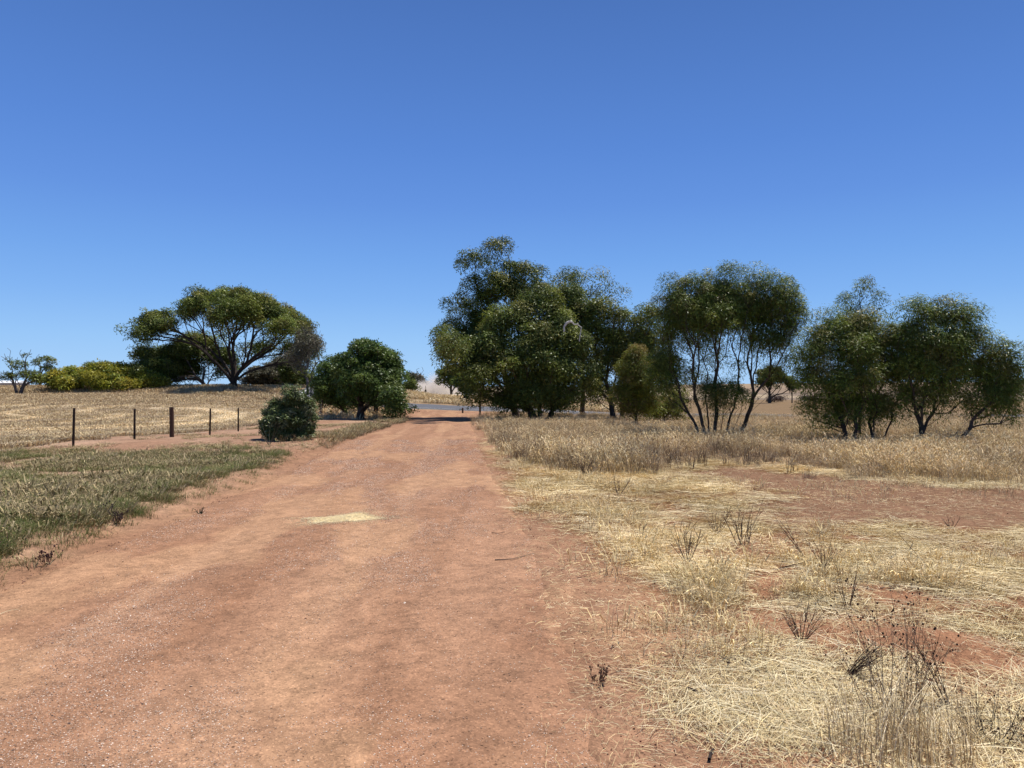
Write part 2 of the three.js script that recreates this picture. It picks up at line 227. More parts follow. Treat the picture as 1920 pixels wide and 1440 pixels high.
// ---------------------------------------------------------------- trees: clumps of foliage as seen in the photograph, with limbs grown to reach them
const gauss = (R) => R() + R() + R() - 1.5;
function makeTree(o) {
  const R = rng(o.seed), d = o.d, S = d / FPX, bases = o.bases.map((px) => (px.isVector3 ? px : onGround(px, d + (o.bz ?? 0))));
  const root = bases[0].clone(), pr = o.puff, tree = thing(o.name, o.label, o.category ?? 'tree', root.toArray(), o.group);
  const puffs = [];
  for (const [px, py, rx, ry, dz = 0, k = 1] of o.clumps) {
    const c = P(px, py, d + dz * (o.depth ?? 1)), a = rx * S * (o.grow ?? 1.17), b = ry * S * (o.grow ?? 1.14), e = Math.min(1.25 * Math.max(a, b), (a + b) * 0.62) * (o.thick ?? 1), n = Math.max(2, Math.ceil((o.per ?? 1.25) * 1.7 * a * b * e / pr ** 3 * k));
    for (let i = 0; i < n; i++) {
      let x, y, z, q; do { x = R() * 2 - 1; y = R() * 2 - 1; z = R() * 2 - 1; q = x * x + y * y + z * z; } while (q > 1 || (q < 0.2 && R() < 0.6));
      const ia = Math.max(0.25, 1 - 0.75 * pr / a), ib = Math.max(0.25, 1 - 0.75 * pr / b), ie = Math.max(0.25, 1 - 0.75 * pr / e);
      puffs.push({ p: new THREE.Vector3(c.x + x * a * ia, c.y + y * b * ib, c.z + z * e * ie), r: pr * (0.5 + 1.0 * R() * R() + 0.25 * R()), k });
      if (R() < 0.45 && q > 0.45) { const f = puffs[puffs.length - 1], l = Math.sqrt(q), o1 = f.r * (0.9 + 0.8 * R()); puffs.push({ p: new THREE.Vector3(f.p.x + (x / l) * o1, f.p.y + (y / l) * o1 * 0.8 - 0.2 * f.r, f.p.z + (z / l) * o1), r: pr * (0.3 + 0.35 * R()), k: k * 0.75 }); }
    }
  }
  // skeleton
  const nodes = [], seg = o.seg ?? 0.6;
  const node = (p, parent) => { const n = { p, parent, path: parent ? parent.path + p.distanceTo(parent.p) : 0, kids: [], r: 0, stem: parent ? parent.stem : nodes.length }; if (parent) parent.kids.push(n); nodes.push(n); return n; };
  bases.forEach((b, k) => {
    const dir = o.lean?.[k] ?? [0, 1]; let n = node(b.clone().add(new THREE.Vector3(0, -0.15, 0)), null); n.base = true;
    const fork = o.fork ?? 1, m = Math.max(2, Math.ceil(fork / seg));
    for (let j = 1; j <= m; j++) { const t = j / m; n = node(new THREE.Vector3(b.x + dir[0] * fork * t + gauss(R) * 0.05 * fork * t, b.y + dir[1] * fork * t, b.z + gauss(R) * 0.08 * fork * t), n); n.trunk = true; }
  });
  const goals = puffs.map((f) => ({ p: f.p.clone().add(new THREE.Vector3(0, -f.r * 0.3, 0)) }));
  for (const [px, py, dz = 0] of o.bare ?? []) goals.push({ p: P(px, py, d + dz), bare: true });
  const bc = new THREE.Vector3(); bases.forEach((b) => bc.add(b)); bc.divideScalar(bases.length);
  goals.sort((a, b) => a.p.distanceTo(bc) - b.p.distanceTo(bc));
  const bf = o.bf ?? 0.75, q = new THREE.Vector3(), pd = new THREE.Vector3();
  for (const g of goals) {
    let best = null, bd = 1e9;
    for (const n of nodes) { if (n.base) continue; const L = n.p.distanceTo(g.p), up = n.p.y - g.p.y, s = L + bf * n.path + (up > 0 ? up * 2.5 : 0); if (s < bd) { bd = s; best = n; } }
    const L = best.p.distanceTo(g.p), m = Math.max(1, Math.round(L / seg));
    pd.copy(best.p).sub(best.parent.p).normalize();
    const ctrl = best.p.clone().addScaledVector(pd, L * 0.35).lerp(best.p.clone().lerp(g.p, 0.5), 0.35).add(q.set(gauss(R) * 0.1 * L, gauss(R) * 0.06 * L, gauss(R) * 0.1 * L));
    let n = best; const from = best.p;
    for (let j = 1; j <= m; j++) { const t = j / m, a = (1 - t) ** 2, b = 2 * t * (1 - t), c = t * t, w = j < m ? 0.12 * seg : 0; n = node(new THREE.Vector3(from.x * a + ctrl.x * b + g.p.x * c + gauss(R) * w, from.y * a + ctrl.y * b + g.p.y * c + gauss(R) * w, from.z * a + ctrl.z * b + g.p.z * c + gauss(R) * w), n); }
    n.tip = true;
  }
  const tip = o.tip ?? 0.012, ex = 1.9;
  for (let i = nodes.length - 1; i >= 0; i--) { const n = nodes[i]; let s = 0; for (const k of n.kids) s += k.r ** ex; n.r = Math.max(tip, s ** (1 / ex)); }
  const roots = nodes.filter((n) => n.base), rmax = Math.max(...roots.map((n) => n.r)), kk = (o.trunk - tip) / Math.max(1e-6, rmax - tip);
  for (const n of nodes) { n.r = tip + (n.r - tip) * kk; if (n.base) n.r *= 1.25; }
  // parts: trunk (one for each stem) and every strong limb
  const bark = o.bark ?? [0.075, 0.055, 0.042], pieces = new Map(), start = (name, c) => { const m = new MB(); pieces.set(m, name); m.tone = c; return m; };
  for (const n of nodes) {
    if (!n.parent) { n.m = start(o.trunkName ?? 'trunk'); continue; }
    const pa = n.parent, first = pa.kids.reduce((x, y) => (y.r > x.r ? y : x));
    n.m = pa.m; n.limb = pa.limb;
    if (!pa.limb && n !== first && n.r > 0.34 * o.trunk && n.r > 0.03) { n.m = start('limb'); n.limb = true; }
  }
  const rel = (v) => new THREE.Vector3(v.x - root.x, v.y - root.y, v.z - root.z);
  for (const n of nodes) if (n.parent) {
    const t = 0.75 + 0.5 * hash(Math.floor(n.p.x * 7), Math.floor(n.p.y * 7 + n.p.z * 3)), thick = n.r / S / 1.9; // thickness in pixels chooses the number of sides
    n.m.tube(rel(n.parent.p), rel(n.p), Math.min(n.parent.r, n.r * 1.35), n.r, thick > 3 ? 8 : thick > 1 ? 6 : thick > 0.4 ? 4 : 3, [bark[0] * t, bark[1] * t, bark[2] * t]);
  }
  for (const [m, name] of pieces) if (!m.empty) part(name, m.geo(), barkMat, tree);
  // foliage
  const A = [new MB(), new MB()], ax = new THREE.Vector3(), nx = new THREE.Vector3(), fn = new THREE.Vector3(), f = o.leaf, dir = new THREE.Vector3(), pos = new THREE.Vector3(), tones = f.tones;
  for (const u of puffs) {
    const n = Math.round(f.n * 2.5 * (u.r / pr) ** 2 * (0.7 + 0.6 * R()) * u.k), base = tones[Math.floor(R() ** 1.3 * tones.length)], lift = 0.72 + 0.56 * R();
    for (let i = 0; i < n; i++) {
      dir.set(gauss(R), gauss(R) + (f.up ?? 0.28), gauss(R)).normalize();
      const rr = u.r * (0.5 + 0.58 * Math.sqrt(R())) * (R() < 0.04 ? 1.22 : 1);
      pos.set(u.p.x - root.x + dir.x * rr, u.p.y - root.y + dir.y * rr * (0.78 + 0.5 * (f.droop ?? 0)), u.p.z - root.z + dir.z * rr);
      fn.set(dir.x * 0.8 + gauss(R) * 0.75, dir.y * 0.6 + 0.5 + gauss(R) * 0.75, dir.z * 0.8 + gauss(R) * 0.75).normalize(); // blades turn their faces to the light
      ax.set(gauss(R) + dir.x * 0.5, gauss(R) + dir.y * 0.3 - (f.droop ?? 0) * 0.9, gauss(R) + dir.z * 0.5); ax.addScaledVector(fn, -ax.dot(fn) * 0.85).normalize();
      nx.copy(fn).cross(ax).normalize();
      const v = lift * (0.65 + 0.7 * R()), w = R() < 0.05 ? tones[tones.length - 1] : base, L = f.len * (0.65 + 0.7 * R());
      A[R() < (f.gloss ?? 0.4) * 0.8 ? 1 : 0].leaf(pos, ax, nx, L, f.w * 0.5 * (0.7 + 0.6 * R()), [w[0] * v, w[1] * v, w[2] * v]);
    }
  }
  if (!A[0].empty || !A[1].empty) {
    const gs = A.map((m) => m.geo()).filter((g) => g.index.count), g = gs.length > 1 ? mergeGeometries(gs, true) : gs[0];
    part('crown', g, gs.length > 1 ? leafMats : A[0].empty ? leafMats[1] : leafMats[0], tree);
  }
  return tree;
}
const GUM = [[0.128, 0.158, 0.022], [0.106, 0.138, 0.020], [0.162, 0.182, 0.024], [0.082, 0.112, 0.022], [0.19, 0.18, 0.036]];
const MALLEE = [[0.122, 0.162, 0.022], [0.152, 0.188, 0.024], [0.096, 0.135, 0.020], [0.185, 0.208, 0.030], [0.20, 0.18, 0.046]];
const DARK = [[0.088, 0.122, 0.020], [0.070, 0.102, 0.019], [0.115, 0.142, 0.022], [0.14, 0.15, 0.03]];
const OLIVE = [[0.165, 0.18, 0.020], [0.145, 0.165, 0.020], [0.195, 0.195, 0.022], [0.20, 0.15, 0.036]];
const ROUND = [[0.072, 0.118, 0.018], [0.062, 0.104, 0.017], [0.094, 0.142, 0.022], [0.12, 0.16, 0.03]];
const YELLOW = [[0.24, 0.25, 0.020], [0.20, 0.225, 0.020], [0.29, 0.265, 0.022], [0.13, 0.165, 0.022], [0.32, 0.25, 0.022]];
const GREY = [[0.115, 0.108, 0.066], [0.095, 0.095, 0.058], [0.135, 0.115, 0.078]];

// left: the paddock's trees
makeTree({ seed: 11, name: 'gum_tree', label: 'huge spreading gum tree with a fan of dark limbs standing on the paddock rise', d: 96, bases: [437], fork: 1.0, bf: 0.8, trunk: 0.55, bark: [0.045, 0.034, 0.027], puff: 1.15, seg: 0.9, tip: 0.035,
  clumps: [[285, 612, 40, 26, 0], [262, 632, 20, 18, -2], [300, 594, 28, 17, 3], [322, 606, 14, 20, -2], [365, 572, 36, 24, 0], [400, 560, 42, 18, 3], [455, 563, 48, 20, -2], [440, 582, 45, 18, -5], [505, 588, 40, 24, 0], [545, 602, 34, 26, 4], [570, 626, 24, 30, 0], [584, 655, 16, 22, 2], [520, 612, 34, 20, -5], [350, 590, 24, 16, 5], [480, 575, 45, 20, 6], [415, 600, 30, 14, -6], [470, 604, 30, 14, 5], [385, 640, 44, 18, 7, 0.5], [520, 650, 44, 26, 6, 0.6], [470, 660, 40, 24, 8, 0.45], [430, 625, 40, 14, 4, 0.45], [565, 665, 26, 26, 3, 0.8], [330, 640, 24, 12, 4, 0.6]],
  leaf: { n: 130, up: 0.42, len: 0.34, w: 0.11, tones: GUM, droop: 0.2, gloss: 0.3 } });
makeTree({ seed: 12, name: 'gum_tree', label: 'low many stemmed gum tree beside the trunk of the huge spreading gum', d: 101, bases: [383, 389], lean: [[-0.25, 1], [0.1, 1]], fork: 1.2, trunk: 0.26, puff: 0.9, seg: 0.8, bf: 0.7, tip: 0.03, bark: [0.13, 0.11, 0.095],
  clumps: [[298, 665, 46, 20, 0], [340, 690, 45, 24, 2], [272, 690, 26, 20, -2], [370, 645, 40, 18, 4], [400, 668, 42, 22, 3], [345, 660, 30, 20, 0], [300, 690, 35, 22, -3], [318, 712, 26, 10, 0, 0.5], [425, 690, 30, 22, 6, 0.6]],
  leaf: { n: 80, len: 0.34, w: 0.11, tones: DARK, droop: 0.2, gloss: 0.3 } });
makeTree({ seed: 13, name: 'dying_tree', label: 'half bare grey tree with thin twigs at the right edge of the huge gum', d: 82, bases: [577, 583], fork: 1.4, trunk: 0.14, puff: 0.6, seg: 0.55, bf: 0.6, tip: 0.018, per: 2.0, bark: [0.12, 0.10, 0.085],
  clumps: [[575, 640, 26, 26, 0, 0.8], [560, 668, 24, 28, 1, 0.8], [594, 655, 14, 24, -1, 0.8], [578, 690, 20, 15, 0, 0.6]], bare: [[606, 628], [601, 620, 1], [610, 640], [590, 612], [606, 652, 1], [566, 612, 1]],
  leaf: { n: 14, len: 0.28, w: 0.09, tones: GREY, gloss: 0.2 } });
const scrub = (seed, label, d, base, clumps, tones, name = 'scrub_bush', extra = {}) => makeTree({ seed, name, label, category: 'bush', d, bases: [base], fork: 0.4, trunk: 0.06, puff: 0.75, seg: 0.6, bf: 0.5, tip: 0.02, clumps, leaf: { n: 64, len: 0.3, w: 0.12, tones, gloss: 0.3 }, ...extra });
scrub(14, 'grey green bush on the rise to the right of the huge gum trunk', 112, 505, [[500, 705, 35, 22, 0], [530, 698, 30, 30, 2], [475, 715, 22, 14, 0]], GREY);
scrub(15, 'dull green bush on the rise behind the round leafy trees', 106, 548, [[548, 700, 26, 28, 0], [565, 715, 22, 18, 1]], DARK);
scrub(16, 'yellow green shrub nearest the two small trees at the paddock end', 92, 122, [[125, 708, 36, 20, 0], [104, 715, 22, 13, -2], [150, 704, 22, 18, 1], [128, 720, 30, 10, -2]], YELLOW, 'yellow_shrub', { group: undefined });
scrub(17, 'largest yellow green shrub in the middle of the paddock hedge', 92, 215, [[205, 698, 42, 20, 0], [188, 712, 35, 17, -2], [240, 704, 40, 20, 1], [262, 715, 24, 13, 0], [215, 722, 50, 9, -2]], YELLOW, 'yellow_shrub');
scrub(18, 'small yellow green shrub under the left boughs of the gum', 93, 285, [[283, 714, 28, 16, 0], [302, 720, 14, 11, 0]], YELLOW, 'yellow_shrub');
makeTree({ seed: 19, name: 'dying_tree', label: 'half dead tree with bare forked limbs at the far left of the paddock', d: 86, bases: [33, 38], lean: [[-0.35, 1], [0.3, 1]], fork: 1.3, trunk: 0.2, puff: 0.5, seg: 0.5, bf: 0.7, tip: 0.025, bark: [0.10, 0.08, 0.07],
  clumps: [[20, 705, 20, 8, 0], [55, 702, 24, 10, 0], [68, 712, 14, 7, 1], [2, 710, 10, 6, 0], [47, 668, 5, 11, 0, 0.6], [44, 684, 9, 9, 1], [17, 676, 5, 7, 0, 0.7], [27, 685, 5, 5, 0]],
  bare: [[14, 653], [8, 663], [20, 658], [2, 668], [-6, 686], [33, 670], [37, 661], [58, 655], [60, 663], [74, 664], [68, 670], [40, 656], [-10, 697]],
  grow: 0.95, leaf: { n: 30, len: 0.26, w: 0.09, tones: [...GUM.slice(0, 3), GREY[0]], gloss: 0.3 } });
makeTree({ seed: 20, name: 'umbrella_tree', label: 'thin straight tree with sparse umbrella boughs beside the half dead tree', d: 108, bases: [75], fork: 4.0, trunk: 0.2, puff: 0.5, seg: 0.5, bf: 0.6, tip: 0.03,
  clumps: [[86, 670, 9, 4, 0], [92, 674, 8, 5, 0], [99, 679, 5, 4, 0], [66, 681, 9, 8, 0, 0.8], [76, 674, 4, 3, 1], [88, 686, 5, 3, 0], [80, 692, 8, 5, 0], [95, 694, 7, 5, 0], [70, 712, 16, 9, 0]],
  grow: 0.95, leaf: { n: 36, len: 0.28, w: 0.1, tones: GUM, gloss: 0.3 } });
// the leafy bush and the round trees beside the track
makeTree({ seed: 31, name: 'leafy_bush', label: 'dark glossy bush standing alone on the left verge in front of the round trees', category: 'bush', d: 23.3, bases: [525, 538, 550, 562], lean: [[-0.3, 1], [-0.1, 1], [0.1, 1], [0.3, 1]], fork: 0.35, trunk: 0.03, puff: 0.15, seg: 0.16, bf: 0.4, tip: 0.004, per: 1.0, grow: 1.0,
  clumps: [[520, 795, 32, 34, 0], [562, 806, 24, 24, 0.2], [503, 806, 17, 26, 0], [550, 748, 26, 22, 0], [578, 768, 18, 22, 0.1], [522, 764, 22, 18, 0], [540, 820, 38, 13, -0.2], [580, 800, 12, 20, 0], [545, 785, 30, 26, -0.1], [537, 729, 10, 9, 0, 0.7], [558, 728, 8, 8, 0, 0.7], [500, 778, 12, 11, 0], [588, 785, 8, 10, 0]], bare: [[485, 812], [489, 800], [531, 717], [556, 715], [592, 772], [488, 822], [512, 748], [595, 790]],
  leaf: { n: 46, len: 0.095, w: 0.03, tones: [[0.092, 0.125, 0.034], [0.11, 0.145, 0.045], [0.078, 0.105, 0.028], [0.21, 0.225, 0.11]], gloss: 0.6, droop: 0.1 } });
const round = (seed, label, d, base, clumps, extra = {}) => makeTree({ seed, name: 'round_tree', label, d, bases: [base], fork: 1.2, trunk: 0.24, puff: 0.5, seg: 0.45, bf: 0.6, tip: 0.012, per: 1.25, clumps, leaf: { n: 92, len: 0.165, w: 0.068, tones: ROUND, gloss: 0.4, up: 0.35 }, ...extra });
round(32, 'tallest round leafy tree, with the thick dark trunk left of the track', 48, 676, [[690, 660, 34, 26, 0], [715, 680, 36, 32, 0.5], [668, 692, 38, 36, 0], [700, 718, 48, 36, -0.8], [736, 708, 20, 34, 0], [662, 728, 30, 30, -0.5], [715, 745, 34, 20, 0], [672, 648, 16, 10, 0.5]]);
round(33, 'lower round leafy tree behind the lone verge bush', 51, 646, [[626, 690, 30, 23, 0], [614, 720, 26, 34, 0], [645, 716, 28, 38, 0.5], [622, 748, 34, 18, 0], [602, 735, 12, 28, 0], [650, 752, 26, 14, 0]], { trunk: 0.16 });
round(34, 'round leafy tree half hidden behind the tallest one', 55, 705, [[706, 700, 34, 36, 1], [690, 735, 30, 22, 0], [725, 740, 22, 22, 0]], { trunk: 0.17 });
round(35, 'low leafy shrub drooping to the left edge of the track', 45, 742, [[746, 760, 20, 18, 0], [733, 742, 18, 22, 0], [757, 771, 12, 10, 0], [735, 772, 16, 10, 0]], { name: 'round_shrub', category: 'bush', trunk: 0.05, fork: 0.3 });
// beyond the sealed road
const far = (seed, name, label, d, base, clumps, extra = {}) => makeTree({ seed, name, label, d, bases: [base], fork: 2, trunk: 0.22, puff: 0.75, seg: 0.7, bf: 0.7, tip: 0.03, clumps, leaf: { n: 44, len: 0.42, w: 0.17, tones: DARK, gloss: 0.3 }, ...extra });
far(41, 'roadside_tree', 'small dark tree across the sealed road at the right of the round trees', 110, 766, [[768, 720, 11, 11, 0], [756, 728, 9, 10, 0], [774, 732, 6, 6, 0]]);
far(42, 'roadside_tree', 'greyish tree with dead twigs on top across the sealed road', 145, 782, [[780, 712, 15, 12, 0], [790, 722, 10, 9, 0], [770, 706, 9, 7, 0]], { bare: [[786, 690], [791, 688], [781, 693], [794, 695], [798, 712]], leaf: { n: 34, len: 0.46, w: 0.17, tones: GREY, gloss: 0.3 } });
far(43, 'dead_tree', 'thin black dead trunk standing in the dust across the road', 115, 798, [], { bare: [[798, 727], [801, 733], [795, 735]], trunk: 0.11, fork: 1.2, bark: [0.03, 0.025, 0.02], category: 'dead tree' });
far(44, 'roadside_tree', 'dark tree with tiered boughs at the right of the dust', 118, 846, [[830, 700, 12, 10, 0], [824, 714, 9, 6, 0], [846, 694, 15, 11, 0], [850, 715, 18, 10, 0], [862, 705, 16, 14, 0]]);
far(45, 'roadside_tree', 'tree with a thick black trunk just across the sealed road', 84, 873, [[860, 716, 15, 11, 0], [870, 733, 13, 9, 0], [886, 722, 12, 15, 0], [875, 705, 16, 10, 0]], { trunk: 0.26, fork: 2.6, bark: [0.03, 0.024, 0.02] });
far(46, 'dying_tree', 'leafless grey tree standing inside the dust cloud', 135, 842, [], { bare: [[822, 728], [830, 722], [838, 716], [846, 714], [853, 720], [860, 728], [834, 730], [850, 731]], trunk: 0.16, bark: [0.2, 0.18, 0.17] });
// the dark stand right of the track
const big = (o) => makeTree({ fork: 1.8, trunk: 0.3, puff: 0.72, seg: 0.55, bf: 0.7, tip: 0.014, per: 1.6, ...o, name: 'gum_tree', leaf: { n: 132, up: 0.42, len: 0.17, w: 0.056, tones: GUM, droop: 0.35, gloss: 0.35, ...o.leaf } });
big({ seed: 51, label: 'tallest gum of the dark stand, its open top leaning over the track', d: 51, bases: [985, 970], lean: [[-0.25, 1], [-0.4, 1]], trunk: 0.24,
  clumps: [[928, 468, 22, 13, 0], [946, 463, 18, 12, 0.5], [890, 489, 26, 14, 0], [868, 498, 12, 9, 0], [915, 500, 22, 12, 1], [958, 506, 28, 20, 0], [930, 530, 28, 18, -1], [890, 533, 22, 15, 0], [872, 545, 14, 9, 0], [858, 566, 22, 11, 0], [838, 572, 9, 7, 0], [850, 590, 12, 8, 1], [985, 518, 32, 16, 0], [1012, 512, 22, 10, 1], [965, 556, 38, 26, 0], [1005, 552, 38, 26, 1], [842, 645, 22, 30, -2], [868, 672, 30, 26, -5], [880, 655, 32, 36, -1], [842, 618, 20, 14, 0], [893, 712, 26, 18, -6], [902, 745, 24, 15, -4], [900, 615, 30, 26, 1], [905, 562, 30, 24, 0.5], [880, 592, 24, 24, 0.5], [868, 622, 24, 20, 0], [915, 600, 30, 30, 0.5], [950, 540, 30, 24, 0], [835, 668, 15, 20, -7], [850, 652, 18, 16, -9], [828, 640, 14, 18, -4]], bare: [[832, 664], [840, 676], [850, 684], [846, 694]] });
const dense = big({ seed: 52, label: 'dense dark gum in front of the stand, hung with foliage to the ground', d: 47, bases: [1012, 1030, 1000], trunk: 0.24, lean: [[0, 1], [0.3, 1], [-0.3, 1]],
  clumps: [[960, 600, 38, 32, 0], [930, 640, 42, 42, 0], [985, 585, 32, 25, 0.5], [1000, 640, 42, 42, -0.5], [960, 690, 48, 42, -1], [1030, 690, 42, 42, -1], [1060, 620, 28, 22, 0], [1078, 642, 26, 22, -0.5], [1065, 700, 34, 38, -0.5], [1010, 738, 48, 32, -1], [942, 745, 34, 26, 0], [1082, 740, 24, 32, 0], [1108, 712, 18, 42, 0], [965, 758, 30, 16, 0], [1045, 655, 44, 40, 0], [1035, 600, 44, 34, 0.5], [1010, 570, 40, 26, 1], [905, 690, 36, 44, 0.5], [985, 735, 44, 36, 0], [1050, 750, 40, 24, 0]] });
big({ seed: 53, label: 'flat topped gum rising behind the middle of the dark stand', d: 55, bases: [1092], trunk: 0.18, fork: 3,
  clumps: [[1065, 520, 36, 17, 0], [1090, 528, 28, 15, 1], [1048, 530, 28, 13, 0], [1130, 528, 20, 12, 0], [1150, 545, 19, 12, 0], [1165, 556, 12, 8, 0], [1110, 558, 36, 18, 0], [1072, 560, 30, 16, 0], [1040, 560, 30, 20, 0]], leaf: { n: 46 } });
big({ seed: 54, label: 'bushy gum at the right end of the dark stand, behind the slim sapling', d: 49, bases: [1165, 1150], trunk: 0.18, lean: [[0.2, 1], [-0.15, 1]],
  clumps: [[1090, 585, 33, 20, 0], [1130, 588, 33, 20, 0], [1165, 600, 33, 20, 0], [1110, 620, 33, 23, 0], [1150, 638, 33, 23, 0], [1192, 610, 26, 18, 0], [1208, 640, 18, 18, 0], [1182, 652, 24, 16, 0], [1130, 668, 28, 22, 0], [1122, 695, 20, 22, 0], [1090, 655, 40, 36, 0.5], [1160, 680, 34, 28, 0.5], [1195, 690, 32, 36, 0.5], [1215, 660, 22, 30, 0], [1140, 740, 24, 22, 0.6, 0.6], [1075, 600, 40, 30, 0.5], [1185, 740, 30, 26, 1, 0.7], [1158, 650, 34, 28, 0.3], [1120, 722, 24, 38, 0.4], [1176, 700, 26, 32, 1], [1202, 640, 30, 26, 0.4], [1216, 600, 24, 22, 0.5], [1226, 640, 22, 30, 0.5], [1235, 690, 20, 30, 1], [1060, 560, 40, 22, 1]], bare: [[1200, 570], [1212, 573], [1222, 580], [1190, 575]] });
{ // pale dead branch hooked over the foliage of the dense gum
  const pts = [[1058, 622], [1057.5, 613], [1062, 606], [1068, 603], [1073, 604], [1076, 608.5], [1082, 608], [1090, 614], [1086, 640]].map(([x, y]) => P(x, y, 45.2).sub(dense.position)), m = new MB(), w = [0.05, 0.055, 0.075, 0.075, 0.055, 0.035, 0.03, 0.03, 0.03];
  for (let i = 1; i < pts.length; i++) m.tube(pts[i - 1], pts[i], w[i - 1], w[i], 7, [0.50, 0.465, 0.41]);
  tag(part('dead_branch', m.geo(), barkMat, dense), 'bleached broken branch hooked over the leaves');
}
makeTree({ seed: 55, name: 'sapling', label: 'slim olive sapling standing between the dark stand and the many stemmed tree', d: 36, bases: [1193], fork: 0.9, trunk: 0.07, puff: 0.3, seg: 0.32, bf: 0.5, tip: 0.007, per: 1.2,
  clumps: [[1195, 662, 24, 16, 0], [1185, 690, 30, 26, 0], [1206, 700, 30, 26, 0], [1195, 725, 38, 23, 0], [1166, 745, 26, 22, 0], [1215, 745, 28, 25, 0], [1190, 764, 36, 16, 0]],
  leaf: { n: 56, len: 0.13, w: 0.03, tones: OLIVE, droop: 0.25, gloss: 0.25 } });
makeTree({ seed: 56, name: 'scrub_bush', label: 'low olive bush in the dry grass between the sapling and the many stemmed tree', category: 'bush', d: 41, bases: [1245], fork: 0.3, trunk: 0.05, puff: 0.35, seg: 0.35, bf: 0.5, tip: 0.008, clumps: [[1235, 770, 34, 22, 0], [1262, 760, 26, 28, 0.5], [1270, 735, 22, 20, 1, 0.6]], leaf: { n: 34, len: 0.15, w: 0.04, tones: OLIVE, gloss: 0.2 } });
// the mallee trees on the right
const mallee = (o) => makeTree({ fork: 0.8, trunk: 0.055, puff: 0.36, seg: 0.3, bf: 0.6, tip: 0.006, per: 1.6, ...o, name: 'mallee_tree', trunkName: 'trunk', leaf: { n: 122, len: 0.108, w: 0.021, up: 0.42, tones: MALLEE, droop: 0.6, gloss: 0.4, ...o.leaf } });
mallee({ seed: 61, label: 'broad many stemmed tree with an open middle and sky behind its stems', d: 27, bases: [1316, 1324, 1331, 1340, 1349, 1358, 1366, 1384], lean: [[-0.5, 1], [-0.25, 1], [-0.12, 1], [0.05, 1], [0.14, 1], [0.3, 1], [0.5, 1], [0.42, 1]], fork: 1.7, bf: 0.78, trunk: 0.07, grow: 1.24,
  clumps: [[1270, 572, 28, 32, 0], [1286, 540, 27, 17, 0.2], [1330, 545, 38, 22, 0], [1375, 552, 34, 22, -0.2], [1330, 590, 42, 26, -0.4], [1300, 612, 36, 24, 0], [1262, 622, 24, 28, 0.3], [1250, 660, 20, 32, 0.3], [1268, 692, 22, 26, 0.3], [1420, 546, 27, 20, 0], [1465, 562, 27, 32, 0], [1482, 602, 22, 32, 0], [1450, 592, 32, 32, 0.2], [1462, 642, 26, 22, 0], [1408, 600, 28, 24, 0.4], [1390, 622, 16, 14, -0.4], [1247, 600, 16, 22, 0], [1355, 740, 42, 22, -0.3], [1350, 768, 30, 16, -0.2, 0.5], [1250, 720, 22, 32, 0.3], [1284, 758, 24, 16, 0.3, 0.6], [1455, 697, 18, 9, 0], [1482, 684, 12, 9, 0], [1440, 700, 10, 10, 0, 0.6], [1386, 690, 14, 8, -0.2], [1386, 742, 20, 11, 0], [1292, 706, 22, 17, 0, 0.7], [1360, 520, 20, 8, 0], [1350, 610, 46, 22, 0.2], [1310, 648, 32, 24, 0.2, 0.7], [1376, 585, 46, 26, 0], [1424, 640, 28, 20, 0.2], [1420, 575, 40, 24, 0.3], [1285, 590, 40, 30, 0], [1340, 570, 44, 26, 0.5], [1275, 730, 26, 20, 0.5, 0.5], [1330, 672, 48, 24, 0.4, 0.35], [1405, 668, 40, 24, 0.3, 0.3], [1318, 715, 28, 28, 0.6, 0.4], [1230, 690, 12, 30, 0.3], [1500, 600, 10, 26, 0, 0.7], [1440, 530, 20, 8, 0, 0.6], [1300, 526, 8, 13, 0, 0.9], [1328, 519, 9, 12, 0.2, 0.9], [1358, 512, 9, 11, 0, 0.9], [1392, 520, 9, 11, 0.3, 0.9], [1416, 522, 8, 13, 0, 0.9], [1452, 524, 9, 13, 0, 0.9], [1478, 532, 9, 15, 0.2, 0.9], [1256, 545, 9, 15, 0, 0.9], [1236, 572, 8, 16, 0.2, 0.9], [1500, 575, 9, 15, 0, 0.9], [1440, 655, 14, 14, 0, 0.9], [1488, 640, 10, 16, 0.2, 0.9], [1395, 648, 14, 12, 0.3, 0.8]], bare: [[1500, 660], [1480, 680], [1410, 770], [1265, 760], [1370, 640], [1340, 650]] });
mallee({ seed: 62, label: 'dense dark tree left of the right hand group, foliage down to its two trunks', d: 23.2, bases: [1588, 1600, 1636, 1650], lean: [[-0.2, 1], [0.1, 1], [0.05, 1], [0.45, 1]], trunk: 0.07,
  clumps: [[1545, 640, 36, 27, 0], [1530, 682, 33, 42, 0], [1575, 620, 33, 22, 0], [1620, 615, 38, 25, 0], [1600, 660, 46, 36, -0.3], [1560, 720, 42, 36, -0.2], [1620, 712, 42, 42, -0.2], [1590, 760, 36, 24, 0], [1640, 762, 28, 26, 0], [1670, 640, 33, 32, 0.2], [1660, 692, 38, 40, 0.2], [1542, 762, 16, 15, 0], [1555, 785, 18, 10, 0, 0.5], [1575, 770, 36, 22, 0.3], [1640, 780, 30, 16, 0.3], [1520, 768, 24, 20, 0.2], [1562, 790, 32, 12, 0.2, 0.8], [1612, 795, 30, 10, 0.3, 0.7], [1664, 768, 28, 24, 0.4], [1500, 700, 14, 30, 0.2], [1512, 628, 9, 14, 0, 0.9], [1540, 606, 10, 13, 0.2, 0.9], [1566, 594, 9, 12, 0, 0.9], [1630, 590, 10, 11, 0, 0.9], [1662, 600, 9, 14, 0.2, 0.9], [1496, 660, 8, 16, 0, 0.9], [1530, 800, 12, 8, 0, 0.7], [1690, 690, 26, 44, 0.4], [1600, 620, 46, 20, 0.4], [1520, 720, 20, 28, 0.3], [1630, 650, 44, 36, 0.5]] });
